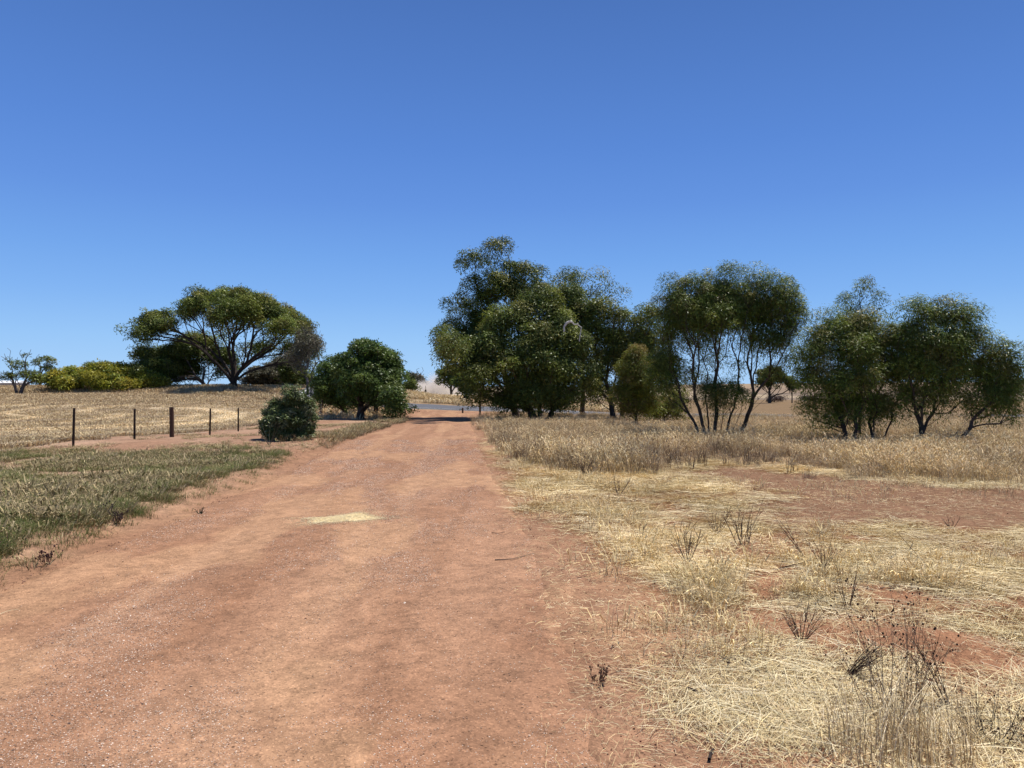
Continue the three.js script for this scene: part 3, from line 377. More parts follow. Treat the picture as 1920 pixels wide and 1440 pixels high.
mallee({ seed: 63, label: 'wispy tall tree top showing above the right hand group', d: 25.5, bases: [1612], trunk: 0.05, fork: 2.6,
  clumps: [[1615, 545, 27, 18, 0, 0.6], [1580, 570, 23, 16, 0, 0.7], [1645, 562, 19, 16, 0, 0.6], [1600, 592, 28, 12, 0, 0.7], [1640, 586, 20, 12, 0, 0.7], [1630, 530, 18, 9, 0, 0.6]] });
mallee({ seed: 64, label: 'tree in the middle of the right hand group, on one short dark trunk', d: 22.6, bases: [1727], trunk: 0.085, fork: 0.7,
  clumps: [[1730, 610, 33, 25, 0], [1770, 605, 33, 20, 0], [1745, 650, 42, 36, -0.3], [1800, 612, 28, 22, 0], [1822, 640, 22, 32, 0], [1790, 660, 36, 32, -0.2], [1720, 700, 38, 36, 0], [1770, 710, 42, 32, -0.2], [1740, 742, 42, 18, 0], [1702, 650, 24, 36, 0.2], [1800, 700, 24, 24, 0], [1700, 745, 30, 20, 0.3], [1795, 745, 30, 18, 0.3], [1710, 766, 28, 12, 0.2, 0.8], [1762, 765, 34, 12, 0.3, 0.8], [1812, 764, 22, 12, 0.2, 0.8], [1825, 695, 26, 34, 0.3], [1760, 670, 50, 40, 0.5], [1700, 625, 22, 26, 0.3], [1755, 590, 30, 14, 0.2], [1702, 588, 9, 13, 0, 0.9], [1726, 580, 9, 11, 0.1, 0.9], [1768, 579, 9, 12, 0, 0.9], [1794, 583, 9, 13, 0.1, 0.9], [1822, 600, 9, 15, 0, 0.9], [1842, 630, 8, 16, 0, 0.9], [1690, 780, 12, 8, 0, 0.6]] });
mallee({ seed: 65, label: 'outermost tree of the right hand group, leaning far to the right', d: 22.2, bases: [1762, 1786], lean: [[0.8, 0.75], [0.75, 0.8]], trunk: 0.055, fork: 1.0,
  clumps: [[1866, 668, 28, 20, 0], [1892, 690, 26, 27, 0], [1860, 710, 33, 27, 0], [1897, 732, 24, 26, 0], [1850, 745, 36, 19, 0], [1880, 762, 24, 15, 0], [1828, 762, 20, 15, 0], [1915, 700, 15, 20, 0], [1880, 725, 34, 34, 0.4], [1850, 773, 34, 14, 0.2, 0.8], [1886, 776, 18, 11, 0.1, 0.8], [1826, 782, 18, 10, 0.2, 0.6], [1855, 690, 26, 30, 0.4], [1864, 646, 9, 11, 0, 0.9], [1892, 656, 9, 12, 0.1, 0.9], [1910, 676, 9, 13, 0, 0.9]], bare: [[1918, 748], [1905, 775]] });
// far right
far(71, 'field_tree', 'far tree at the edge of the brown field, seen past the many stemmed tree', 150, 1443, [[1443, 700, 22, 13, 0], [1438, 714, 20, 11, 0], [1474, 712, 16, 9, 0], [1485, 722, 14, 8, 0]], { trunk: 0.3 });
far(72, 'field_tree', 'tiny thin tree alone at the edge of the brown field', 150, 1485, [[1485, 730, 7, 7, 0], [1488, 722, 5, 4, 0]], { trunk: 0.12, leaf: { n: 18, len: 0.4, w: 0.15, tones: GREY } });
scrub(73, 'low reddish brown bush at the far edge of the field, left of the thin tree', 165, 1452, [[1452, 748, 20, 4, 0]], [[0.09, 0.05, 0.04], [0.07, 0.05, 0.035]], 'field_bush');
scrub(74, 'low reddish brown bush at the far edge of the field, right of the thin tree', 165, 1508, [[1508, 747, 14, 4, 0], [1530, 748, 12, 3, 0]], [[0.09, 0.05, 0.04], [0.07, 0.05, 0.035]], 'field_bush');

// ---------------------------------------------------------------- grass, straw, gravel: what nobody could count
function scatter(name, label, category, pieceName, geos, mat, spots) { // spots: [x, y, z, turn, scale, tallness, colour, variant, tilt]
  const g = tag(thing(name, label, category), null, null, null, 'stuff'), by = geos.map(() => []);
  for (const s of spots) by[s[7] % geos.length].push(s);
  const m = new THREE.Matrix4(), q = new THREE.Quaternion(), e = new THREE.Euler(), p = new THREE.Vector3(), sc = new THREE.Vector3(), c = new THREE.Color();
  by.forEach((list, k) => {
    if (!list.length) return;
    const im = new THREE.InstancedMesh(geos[k], mat, list.length); im.name = k ? pieceName + '_' + String(k).padStart(3, '0') : pieceName; im.userData.kind = 'stuff'; im.castShadow = im.receiveShadow = true;
    list.forEach((s, i) => { e.set(s[8]?.[0] ?? 0, s[3], s[8]?.[1] ?? 0, 'YXZ'); im.setMatrixAt(i, m.compose(p.set(s[0], s[1], s[2]), q.setFromEuler(e), sc.set(s[4], s[4] * s[5], s[4]))); im.setColorAt(i, c.setRGB(s[6][0], s[6][1], s[6][2])); });
    g.add(im);
  });
  return g;
}
function tuft(seed, n, h, spread, w, lean, heads, tones) { // blades rising from one root, some with a seed head
  const R = rng(seed), m = new MB();
  for (let i = 0; i < n; i++) {
    const a = R() * 6.283, r = spread * Math.sqrt(R()), x = Math.cos(a) * r, z = Math.sin(a) * r, hh = h * (0.45 + 0.6 * R()), b = a + gauss(R) * 1.2, l = hh * lean * (0.3 + R()), c = tones[Math.floor(R() * tones.length)], v = 0.75 + 0.5 * R(), col = [c[0] * v, c[1] * v, c[2] * v];
    const pts = [0, 0.4, 0.75, 1].map((t) => [x + Math.cos(b) * l * t * t, hh * (t - 0.22 * lean * t * t), z + Math.sin(b) * l * t * t]), sd = [Math.cos(b + 1.3 + gauss(R)), 0.1, Math.sin(b + 1.3 + gauss(R))];
    m.ribbon(pts, w, w * 0.25, sd, col);
    if (R() < heads) { const e = pts[3], f = 0.05 + 0.06 * R(); m.ribbon([[e[0], e[1] - f * 0.3, e[2]], [e[0] + Math.cos(b) * f * 0.4, e[1] + f * 0.25, e[2] + Math.sin(b) * f * 0.4], [e[0] + Math.cos(b) * f, e[1] + f * 0.2, e[2] + Math.sin(b) * f]], w * 2.4, w * 0.8, sd, [col[0] * 1.15, col[1] * 1.12, col[2] * 1.05]); }
  }
  return m.geo();
}
const strawMat = std({ vertexColors: true, roughness: 0.75 }), greenMat = new THREE.MeshPhysicalMaterial({ side: THREE.DoubleSide, vertexColors: true, roughness: 0.93, transmission: 0.2, thickness: 0, specularIntensity: 0.3 });
const STRAW = [[0.70, 0.56, 0.30], [0.80, 0.68, 0.43], [0.60, 0.46, 0.24], [0.42, 0.31, 0.17]], DRY = [[0.50, 0.385, 0.215], [0.62, 0.50, 0.30], [0.42, 0.31, 0.17], [0.31, 0.225, 0.13], [0.72, 0.60, 0.39]];
const GREENS = [[0.10, 0.145, 0.032], [0.125, 0.155, 0.04], [0.17, 0.16, 0.06], [0.28, 0.225, 0.11]];
const tint = (R, a = 0.25) => { const v = 1 - a + 2 * a * R(); return [v, v * (0.97 + 0.06 * R()), v * (0.94 + 0.1 * R())]; };
{ // tall dry grass on the right
  const R = rng(201), spots = [];
  for (let i = 0; i < 60000 && spots.length < 9800; i++) {
    const d = 11.5 * (62 / 11.5) ** R(), x = lerp(xR(Math.min(d, 56)) + 0.1, Math.min(0.72 * d + 1, 34), R()), m = smooth(-0.5, 2.2, d - tallFrom(x) + 4.5 * (fbm(x * 0.9, d * 0.9, 3) - 0.5)), edge = smooth(0, 0.9, x - xR(d) + 0.5 * (noise(x * 2, d * 2) - 0.4));
    const grey = smooth(2.5, 3.6, x) * smooth(7.4, 6.2, x) * smooth(20.5, 17, d), patch = fbm(x * 0.45 + 5, d * 0.4, 3);
    if (hwDist(x, -d) < 4.6 || R() > m * edge * (1 - 0.45 * grey) * smooth(0.24, 0.5, patch + 0.1)) continue;
    const s = (0.62 + 0.55 * R()) * (1 - 0.55 * grey) * lerp(0.75, 1.12, smooth(0.35, 0.65, patch)) * 0.78 * (1 - 0.3 * smooth(26, 44, d)), t = tint(R, 0.2), k = lerp(0.72, 1.12, smooth(0.3, 0.65, fbm(x * 0.7 + 40, d * 0.7, 3))) * lerp(1, 0.78, grey);
    spots.push([x, H(x, -d) - 0.01, -d, R() * 6.28, s, 0.75 + 0.4 * R(), [t[0] * k, t[1] * k, t[2] * k * lerp(1, 1.12, grey)], Math.floor(R() * 4)]);
  }
  scatter('dry_grass', 'tall bleached dry grass around the trees on the right', 'grass', 'grass_tuft', [0, 1, 2, 3].map((k) => tuft(300 + k, 46, 0.62, 0.17, 0.0042, 0.42, 0.55, DRY)), strawMat, spots);
}
{ // stubble
  const R = rng(202), spots = [];
  for (let i = 0; i < 120000 && spots.length < 30000; i++) {
    const d = 17 * (112 / 17) ** R(), x = lerp(-0.75 * d - 2, fenceX(d) + 0.3, R());
    if (R() > paddock(x, d)) continue;
    const z = -d, row = rowPale(x, z), band = smooth(0.45, 0.75, noise(x * 0.05 + d * 0.02, d * 0.42 + x * 0.06)), pale = Math.max(row, 0.35 * band * R()), t = tint(R, 0.28), k = lerp(0.82, 1.65, pale);
    spots.push([x, H(x, z) - 0.01, z, R() * 6.28, (0.6 + 0.6 * R()) * (1 + 0.5 * smooth(40, 90, d)) * (d > 88 ? 1.5 : 1), (row > 0.4 ? 0.5 : 0.9) + 0.3 * R(), [t[0] * k, t[1] * k, t[2] * k], Math.floor(R() * 3)]);
  }
  scatter('stubble', 'pale cut stubble over the fenced paddock on the left', 'stubble', 'stubble_tuft', [0, 1, 2].map((k) => tuft(320 + k, 13, 0.19, 0.26, 0.008, 0.9, 0.15, [[0.62, 0.50, 0.30], [0.76, 0.65, 0.43], [0.44, 0.33, 0.19], [0.30, 0.22, 0.135]])), strawMat, spots);
}
{ // the left verge: green and withered short grass
  const R = rng(203), spots = [], dry = [];
  for (let i = 0; i < 200000 && spots.length + dry.length < 34000; i++) {
    const d = 4.6 * (27 / 4.6) ** R(), x = lerp(-0.74 * d - 1.5, xL(d) - 0.05, R());
    if (R() > 0.05 * smooth(0.1, 0.5, xL(d) - x) * (1 - smooth(12, 20, d)) + vergeOn(x, d)) continue;
    const g = smooth(0.42, 0.58, fbm(x * 0.55 + 3, d * 0.5 + 20, 3) + 0.14 * (1 - smooth(6.5, 12, d)) - 0.03), t = tint(R, 0.25), y = H(x, -d) - 0.005, big = 0.6 + 0.6 * R();
    if (R() < lerp(0.42, 0.86, g)) spots.push([x, y, -d, R() * 6.28, big, 0.7 + 0.5 * R(), t, Math.floor(R() * 3)]);
    else dry.push([x, y, -d, R() * 6.28, big * (R() < 0.04 ? 1.8 : 1), 0.5 + 0.7 * R(), t.map((v) => v * 0.95), Math.floor(R() * 3)]);
  }
  for (let i = 0; i < 2600; i++) { const d = 22 + 26 * R(), x = xL(d) - 0.1 - 1.6 * R(); if (R() < 0.5 * smooth(0.3, 0.6, fbm(x, d, 3))) dry.push([x, H(x, -d), -d, R() * 6.28, 1 + R(), 1, tint(R), Math.floor(R() * 3)]); }
  for (let i = 0; i < 9000; i++) { const d = 15 + 24 * R(), x = lerp(fenceX(d) - 0.3, xL(d) - 0.4, R()); if (R() < 0.75 * smooth(0.5, 0.66, fbm(x * 0.9 + 50, d * 0.7, 3) + 0.12 * (noise(x * 4, d * 4) - 0.5))) dry.push([x, H(x, -d), -d, R() * 6.28, 0.5 + 0.7 * R(), 0.4 + 0.5 * R(), tint(R).map((v) => v * 1.15), Math.floor(R() * 3)]); }
  scatter('green_grass', 'short green grass along the left edge of the track', 'grass', 'grass_tuft', [0, 1, 2].map((k) => tuft(340 + k, 34, 0.115, 0.095, 0.0021, 0.85, 0, GREENS)), greenMat, spots);
  scatter('withered_grass', 'withered brown grass on the left verge before the fence', 'grass', 'grass_tuft', [0, 1, 2].map((k) => tuft(350 + k, 30, 0.12, 0.1, 0.0021, 0.7, 0.3, [[0.28, 0.215, 0.115], [0.37, 0.29, 0.16], [0.17, 0.135, 0.08], [0.52, 0.42, 0.25], [0.15, 0.15, 0.06]])), strawMat, dry);
}
function litter(seed, n, spread, len, w, flow) { // stalks lying over one another
  const R = rng(seed), m = new MB();
  for (let i = 0; i < n; i++) {
    const a = flow ? gauss(R) * flow : R() * 6.283, r = spread * Math.sqrt(R()), b = R() * 6.283, x = Math.cos(b) * r, z = Math.sin(b) * r, L = len * (0.3 + 0.9 * R() * R() + 0.2 * R()), c = STRAW[Math.floor(R() * 3.4)], v = 0.75 + 0.45 * R(), y = 0.004 + 0.035 * R() * R(), t = gauss(R) * 0.10, bend = gauss(R) * 0.22;
    const dx = Math.cos(a), dz = Math.sin(a), pts = [-0.5, 0, 0.5].map((s) => [x + dx * L * s - dz * L * bend * (0.25 - s * s), Math.max(0.002, y + t * L * s + 0.02 * (0.25 - s * s)), z + dz * L * s + dx * L * bend * (0.25 - s * s)]);
    m.ribbon(pts, w * (0.7 + 0.6 * R()), w * 0.4, [-dz * 0.9, 0.45, dx * 0.9], [c[0] * v, c[1] * v, c[2] * v]);
  }
  return m.geo();
}
{ // straw over the right verge
  const R = rng(204), spots = [];
  for (let i = 0; i < 90000 && spots.length < 15000; i++) {
    const d = 2.5 * (30 / 2.5) ** (R() ** 0.85), x = lerp(xR(d) - 0.5, Math.min(0.72 * d + 1.2, 15), R()), s = strawOn(x, d);
    const thin = R() < 0.28 * smooth(-0.3, 0.3, x - xR(d)) * (1 - 0.5 * smooth(3, 6, x - xR(d)));
    if (R() > s && !thin) continue;
    const t = tint(R, 0.16), flow = 3.2 * fbm(x * 0.35 + 2, d * 0.35, 2) - 1.3, k = 0.9 + 0.3 * smooth(0.4, 0.6, fbm(x * 0.5 + 60, d * 0.5, 3));
    spots.push([x, H(x, -d) + 0.002, -d, R() < 0.6 ? flow + gauss(R) * 0.6 : R() * 6.28, (s > 0.4 ? 1 : 0.75) * (0.8 + 0.45 * R()) * lerp(0.85, 1.2, smooth(4, 12, d)), 1, [t[0] * k, t[1] * k, t[2] * k], s < 0.3 || R() > s ? 5 + Math.floor(R() * 3) : Math.floor(R() * 5), [gauss(R) * 0.08, gauss(R) * 0.08]]);
  }
  const geos = [0, 1, 2, 3, 4].map((k) => litter(400 + k, 30, 0.27, 0.27, 0.0017, k < 3 ? 0.7 : 0));
  scatter('straw_litter', 'flattened yellow straw strewn over the red earth of the right verge', 'straw', 'straw', [...geos, ...[5, 6, 7].map((k) => litter(400 + k, 9, 0.26, 0.13, 0.0013, 0))], strawMat, spots);
}
{ // short standing straw among the litter
  const R = rng(205), spots = [];
  for (let i = 0; i < 40000 && spots.length < 900; i++) {
    const d = 4.5 * (19 / 4.5) ** R(), x = lerp(xR(d), Math.min(0.72 * d + 1, 13), R()), m = smooth(0.5, 0.64, fbm(x * 0.8 + 71, d * 0.8, 3) + 0.12 * smooth(8, 14, d));
    if (R() > strawOn(x, d) * m) continue;
    spots.push([x, H(x, -d), -d, R() * 6.28, 0.7 + 0.6 * R(), 0.8 + 0.5 * R(), tint(R, 0.2), Math.floor(R() * 3)]);
  }
  scatter('standing_straw', 'thin standing straw tufts among the flattened straw', 'straw', 'straw_tuft', [0, 1, 2].map((k) => tuft(420 + k, 16, 0.2, 0.11, 0.002, 0.85, 0.3, STRAW)), strawMat, spots);
}
function pebble(seed) { const g = new THREE.OctahedronGeometry(1, 0), R = rng(seed), p = g.attributes.position, mv = {}; for (let i = 0; i < p.count; i++) { const k = [p.getX(i), p.getY(i), p.getZ(i)].map((v) => v.toFixed(2)).join(); mv[k] ??= [0.7 + 0.6 * R(), 0.7 + 0.6 * R(), 0.7 + 0.6 * R()]; p.setXYZ(i, p.getX(i) * mv[k][0], p.getY(i) * mv[k][1] * 0.36, p.getZ(i) * mv[k][2]); } g.deleteAttribute('uv'); g.computeVertexNormals(); return g; }
{ // gravel
  const R = rng(206), spots = [], kinds = [[0.55, 0.41, 0.31], [0.48, 0.33, 0.235], [0.40, 0.24, 0.16], [0.66, 0.55, 0.45], [0.34, 0.175, 0.115], [0.10, 0.07, 0.06]];
  for (let i = 0; i < 420000 && spots.length < 170000; i++) {
    const d = 2.6 * (26 / 2.6) ** (R() ** 1.05), x = lerp(xL(d) - 0.25, xR(d) + 0.5, R()); if (Math.abs(x) > 0.75 * d + 0.5) continue;
    const u = x + 0.065 * d, s = sandOn(x, d), cl = smooth(0.36, 0.62, fbm(u * 2.4 + 3, d * 0.9, 4));
    if (R() > (0.10 + 0.8 * cl) * (1 - 0.86 * s) * (1 - 0.7 * dampOn(x, d)) * lerp(0.35, 1, smooth(0, 0.6, roadIn(x, d) + 0.2))) continue;
    const r = R(), k = kinds[Math.floor(R() ** 1.25 * 5.9)], v = 0.8 + 0.4 * R(), sz = (0.0016 + 0.0030 * r * r + (R() < 0.012 ? 0.005 * R() : 0)) * (1 + 0.09 * Math.max(0, d - 4));
    spots.push([x, roadTop(x, -d) + sz * 0.35, -d, R() * 6.28, sz, 1, k.map((c) => c * v), i % 3, [gauss(R) * 0.5, gauss(R) * 0.5]]);
  }
  scatter('gravel', 'small pale and rusty stones scattered over the red track', 'gravel', 'stone', [1, 2, 3].map(pebble), std({ roughness: 0.9 }), spots);
}
{ // crumbs of earth and small dark stones off the track
  const R = rng(207), spots = [];
  for (let i = 0; i < 16000; i++) {
    const d = 2.8 * (22 / 2.8) ** R(), left = R() < 0.3, x = left ? xL(d) - 2.2 * R() * R() : xR(d) + (Math.min(0.72 * d, 10) - xR(d)) * R(), c = R() < 0.06 ? [0.07, 0.05, 0.045] : left ? [0.36, 0.2, 0.13] : [0.27, 0.125, 0.075], v = 0.8 + 0.4 * R(), sz = (0.0022 + 0.0045 * R() ** 3) * (1 + 0.06 * d);
    spots.push([x, H(x, -d) + sz * 0.3, -d, R() * 6, sz, 0.9, c.map((q) => q * v), i % 3, [R() * 6, R() * 6]]);
  }
  scatter('earth_crumbs', 'small crumbs of earth on the verges either side of the track', 'soil', 'clod', [4, 5, 6].map(pebble), std({ roughness: 1 }), spots);
}

// ---------------------------------------------------------------- grain spilt on the track
{
  const c = hit(640, 973), R = rng(208), g = thing('grain_spill', 'pale yellow patch of spilt grain lying on the track', 'grain', [c.x, 0, c.z]);
  const shape = (a) => 1 + 0.22 * Math.sin(a * 2 + 0.6) + 0.16 * Math.sin(a * 3 + 2) + 0.1 * Math.sin(a * 7 + 1), rx = 0.40, rz = 0.36, skew = -0.42; // longer towards the far right
  const at = (a, t) => { const x = Math.cos(a) * rx * shape(a) * t, z = Math.sin(a) * rz * shape(a + 1) * t + skew * Math.cos(a) * rx * t * 0.9; return [x, z]; };
  const m = new MB(), N = 36, K = 6;
  for (let k = 0; k <= K; k++) for (let i = 0; i < N; i++) { const [x, z] = at((i / N) * 6.2832, k / K); m.v(x, roadTop(c.x + x, c.z + z) + lerp(0.022, -0.006, (k / K) ** 1.5) * (0.75 + 0.5 * noise(x * 9, z * 9)), z, [0.68, 0.55, 0.31]); }
  for (let k = 0; k < K; k++) for (let i = 0; i < N; i++) { const a = k * N + i, b = k * N + (i + 1) % N; m.i.push(a, a + N, b, b, a + N, b + N); }
  const geo = m.geo(); geo.computeVertexNormals(); part('heap', geo, strawMat, g);
  const kernel = new THREE.IcosahedronGeometry(1, 0).scale(1, 0.55, 0.55); kernel.deleteAttribute('uv');
  const n = 6500, im = new THREE.InstancedMesh(kernel, std({ roughness: 0.6 }), n), mt = new THREE.Matrix4(), q = new THREE.Quaternion(), e = new THREE.Euler(), p = new THREE.Vector3(), sc = new THREE.Vector3(), col = new THREE.Color();
  for (let i = 0; i < n; i++) { const a = R() * 6.2832, t = R() < 0.75 ? Math.sqrt(R()) : 0.9 + Math.abs(gauss(R)) * 0.7, [x, z] = at(a, t), s = 0.0048 * (0.8 + 0.5 * R()), v = 0.8 + 0.35 * R(); e.set(R() * 6, R() * 6, R() * 6); im.setMatrixAt(i, mt.compose(p.set(x, roadTop(c.x + x, c.z + z) + (t < 1 ? lerp(0.022, 0, t ** 1.5) : 0) + 0.004, z), q.setFromEuler(e), sc.setScalar(s))); im.setColorAt(i, col.setRGB(0.74 * v, 0.62 * v, 0.37 * v)); }
  im.name = 'kernel'; im.userData.kind = 'stuff'; im.castShadow = true; g.add(im);
}

// ---------------------------------------------------------------- the paddock fence
{
  const root = hit(322, 819), f = thing('wire_fence', 'wire mesh fence with thin dark posts along the paddock on the left', 'fence', root.toArray());
  const steel = std({ color: rgb(0.035, 0.022, 0.018), roughness: 0.7 }), wood = std({ color: rgb(0.085, 0.05, 0.035), roughness: 0.95 }), wireM = std({ color: rgb(0.26, 0.23, 0.20), roughness: 0.5, metalness: 0.6 });
  const star = (() => { const s = new THREE.Shape(); for (let k = 0; k < 3; k++) { const a = (k / 3) * 6.2832, c = Math.cos(a), n = Math.sin(a); for (const [r, w] of [[0.007, 0.007], [0.036, 0.005], [0.036, -0.005], [0.007, -0.007]].reverse()) { const X = c * r - n * w, Y = n * r + c * w; if (k === 0 && r === 0.007 && w < 0) s.moveTo(X, Y); else s.lineTo(X, Y); } } return s; })();
  const at = [[-70, 862, 765], [137, 838, 765.5], [252, 824, 766.5], [322, 820, 763.5], [393, 816, 766], [447, 809, 765], [512, 800, 764]].map(([px, py, top]) => { const p = hit(px, py); return [p, (py - top) / FPX * -p.z]; });
  for (const d of [45, 49, 53, 57]) { const p = onGround(0, 1); p.set(fenceX(d), H(fenceX(d), -d), -d); at.push([p, 1.1]); }
  at.forEach(([p, h], k) => {
    if (k === 3) { const g = new THREE.CylinderGeometry(0.075, 0.085, h + 0.3, 10, 4); const a = g.attributes.position; for (let i = 0; i < a.count; i++) { const w = 1 + 0.12 * (hash(i, 3) - 0.5); a.setX(i, a.getX(i) * w); a.setZ(i, a.getZ(i) * w); } g.computeVertexNormals(); const w = tag(part('wooden_post', g, wood, f), 'thick brown wooden post'); w.position.set(p.x - root.x, p.y - root.y + h / 2 - 0.15, p.z - root.z); w.rotation.z = 0.02; return; }
    const g = new THREE.ExtrudeGeometry(star, { depth: h + 0.3, bevelEnabled: false }); g.rotateX(-Math.PI / 2);
    const m = part('post', g, steel, f); m.position.set(p.x - root.x, p.y - root.y - 0.3, p.z - root.z); m.rotation.set(0.012 * Math.sin(k * 3), k * 1.1, 0.02 * Math.sin(k * 5));
  });
  for (const t of [0.10, 0.25, 0.40, 0.55, 0.72, 0.97]) { const m = new MB(); for (let k = 1; k < at.length; k++) { const a = at[k - 1], b = at[k], A = new THREE.Vector3(a[0].x - root.x, a[0].y - root.y + a[1] * t, a[0].z - root.z), B = new THREE.Vector3(b[0].x - root.x, b[0].y - root.y + b[1] * t, b[0].z - root.z); m.tube(A, B, 0.0024, 0.0024, 4); } part('wire', m.geo(), wireM, f); }
  const m = new MB(); for (let k = 1; k < at.length; k++) { const a = at[k - 1], b = at[k], n = Math.round(a[0].distanceTo(b[0]) / 0.3); for (let j = 1; j < n; j++) { const s = j / n, x = lerp(a[0].x, b[0].x, s) - root.x, y = lerp(a[0].y, b[0].y, s) - root.y, z = lerp(a[0].z, b[0].z, s) - root.z, h = lerp(a[1], b[1], s); m.tube(new THREE.Vector3(x, y + h * 0.10, z), new THREE.Vector3(x, y + h * 0.72, z), 0.0022, 0.0022, 4); } }
  part('stay_wires', m.geo(), wireM, f).userData.kind = 'stuff';
}
// ---------------------------------------------------------------- posts by the sealed road, a far shed
function stake(name, label, px, py, top, d, w, t, col) { const p = onGround(px, d), h = (py - top) / FPX * d, g = thing(name, label, 'post', p.toArray(), undefined), s = new THREE.Shape([new THREE.Vector2(-w / 2, 0), new THREE.Vector2(w / 2, 0), new THREE.Vector2(w / 2, h - 0.03), new THREE.Vector2(w / 3, h), new THREE.Vector2(-w / 3, h), new THREE.Vector2(-w / 2, h - 0.03)]), e = new THREE.ExtrudeGeometry(s, { depth: t, bevelEnabled: true, bevelSize: 0.006, bevelThickness: 0.006, bevelSegments: 1 }); e.translate(0, 0, -t / 2); const m = part('post', e, std({ color: rgb(...col), roughness: 0.8 }), g); m.rotation.y = 0.35; return [g, h]; }
stake('roadside_post', 'tall dark brown post standing between the track end and the dark stand', 900, 774, 747, 55, 0.11, 0.09, [0.075, 0.05, 0.035]);
{ const [g, h] = stake('guide_post', 'small slim guide post at the near edge of the sealed road', 867.5, 769, 759, 57, 0.11, 0.03, [0.10, 0.075, 0.06]); const r = part('reflector', new THREE.CylinderGeometry(0.03, 0.03, 0.01, 12).rotateX(Math.PI / 2), std({ color: rgb(0.4, 0.05, 0.03), roughness: 0.3 }), g); r.position.set(0.01, h - 0.1, 0.028); r.rotation.y = 0.35; }
{
  const d = 240, w = 14, p = onGround(-14, d), y0 = EYE + ray(0, 722)[1] * d, y1 = EYE + ray(0, 718.5)[1] * d, y2 = EYE + ray(0, 713.5)[1] * d, g = thing('farm_shed', 'low white roofed farm shed far off at the left edge', 'shed', [P(4, 722, d).x, y0, -d]), white = std({ color: rgb(0.72, 0.72, 0.7), roughness: 0.5, metalness: 0.2 });
  part('wall', new THREE.BoxGeometry(w - 0.8, y1 - y0 + 3, 7).translate(0, (y1 - y0 - 3) / 2, 0), std({ color: rgb(0.4, 0.36, 0.32) }), g);
  const s = new THREE.Shape([new THREE.Vector2(-4.1, y1 - y0), new THREE.Vector2(0, y2 - y0), new THREE.Vector2(4.1, y1 - y0)]), e = new THREE.ExtrudeGeometry(s, { depth: w, bevelEnabled: false }); e.rotateY(Math.PI / 2).translate(-w / 2, 0.01, 0); part('roof', e, white, g);
}

// ---------------------------------------------------------------- dead weeds, twigs
function weed(o) { // wiry dead stems from one root, branching once or twice, some with seed heads
  const R = rng(o.seed), b = hit(o.at[0], o.at[1]), d = -b.z, h = o.h / FPX * d, g = thing(o.name ?? 'dead_weed', o.label, o.category ?? 'weed', b.toArray()), m = new MB(), heads = new MB(), c = o.tone ?? [0.085, 0.055, 0.042], w = (o.w ?? 0.0028) * (d < 11 ? 0.85 : 1.1), n = o.n;
  const grow = (p, dir, L, r, lvl) => {
    const K = 4, pts = [p.clone()], q = dir.clone(), cur = p.clone(); let v = 0.75 + 0.6 * R();
    for (let k = 0; k < K; k++) { q.add(new THREE.Vector3(gauss(R) * 0.16 + (o.arch?.[0] ?? 0) * 0.12, 0.03 + gauss(R) * 0.06 - (o.sag ?? 0) * 0.12, gauss(R) * 0.16)).normalize(); cur.addScaledVector(q, L / K); if (cur.y < 0.004) cur.y = 0.004; pts.push(cur.clone()); }
    for (let k = 0; k < K; k++) m.tube(pts[k], pts[k + 1], r * (1 - 0.6 * k / K), r * (1 - 0.6 * (k + 1) / K), r / d * 754 > 1 ? 5 : 3, [c[0] * v, c[1] * v, c[2] * v]);
    if (o.heads && R() < o.heads && lvl > 0) { const s = (o.headSize ?? 0.008) * 0.62 * (0.7 + 0.6 * R()), ic = new THREE.IcosahedronGeometry(s, 0), a = ic.attributes.position, hc = o.headTone ?? [0.045, 0.028, 0.02]; for (let i = 0; i < a.count; i += 3) { const k = [0, 1, 2].map((j) => heads.v(a.getX(i + j) + cur.x, a.getY(i + j) * 1.3 + cur.y, a.getZ(i + j) + cur.z, hc)); heads.i.push(...k); } }
    if (lvl < (o.levels ?? 2)) for (let k = 0; k < (o.kids ?? 2); k++) if (R() < 0.8) { const s = pts[1 + Math.floor(R() * 3)], e = q.clone().add(new THREE.Vector3(gauss(R) * 0.9, 0.15 + gauss(R) * 0.3, gauss(R) * 0.9)).normalize(); grow(s.clone(), e, L * (0.35 + 0.3 * R()), r * 0.6, lvl + 1); }
  };
  for (let i = 0; i < n; i++) { const a = (i / n) * 6.2832 + gauss(R), s = (o.spread ?? 0.5) * Math.sqrt(R()), base = new THREE.Vector3(Math.cos(a) * (o.root ?? 0.02) * R(), -0.01, Math.sin(a) * (o.root ?? 0.02) * R()); grow(base, new THREE.Vector3(Math.cos(a) * s + (o.arch?.[0] ?? 0), o.arch?.[1] ?? 1, Math.sin(a) * s).normalize(), h * (0.6 + 0.5 * R()), w * (0.7 + 0.6 * R()), 0); }
  part('stem', m.geo(), barkMat, g); if (!heads.empty) part('seed_heads', heads.geo(), barkMat, g).userData.kind = 'stuff';
  return g;
}
weed({ seed: 501, at: [1095, 894], h: 44, n: 13, label: 'upright grey brown dead weed at the edge of the tall grass near the track', spread: 0.55, w: 0.005, tone: [0.10, 0.07, 0.05] });
weed({ seed: 502, at: [1160, 930], h: 42, n: 4, label: 'forked brown weed of few stems behind the straight twig', spread: 0.6, w: 0.0045 });
weed({ seed: 503, at: [1203, 1012], h: 48, n: 2, levels: 1, label: 'straight dark twig stuck upright in the straw left of the fan shaped weeds', spread: 0.15, w: 0.006, name: 'upright_twig', category: 'twig' });
weed({ seed: 504, at: [1288, 1055], h: 72, n: 16, label: 'fan shaped dead weed nearest the track in the straw', spread: 0.75, w: 0.0042 });
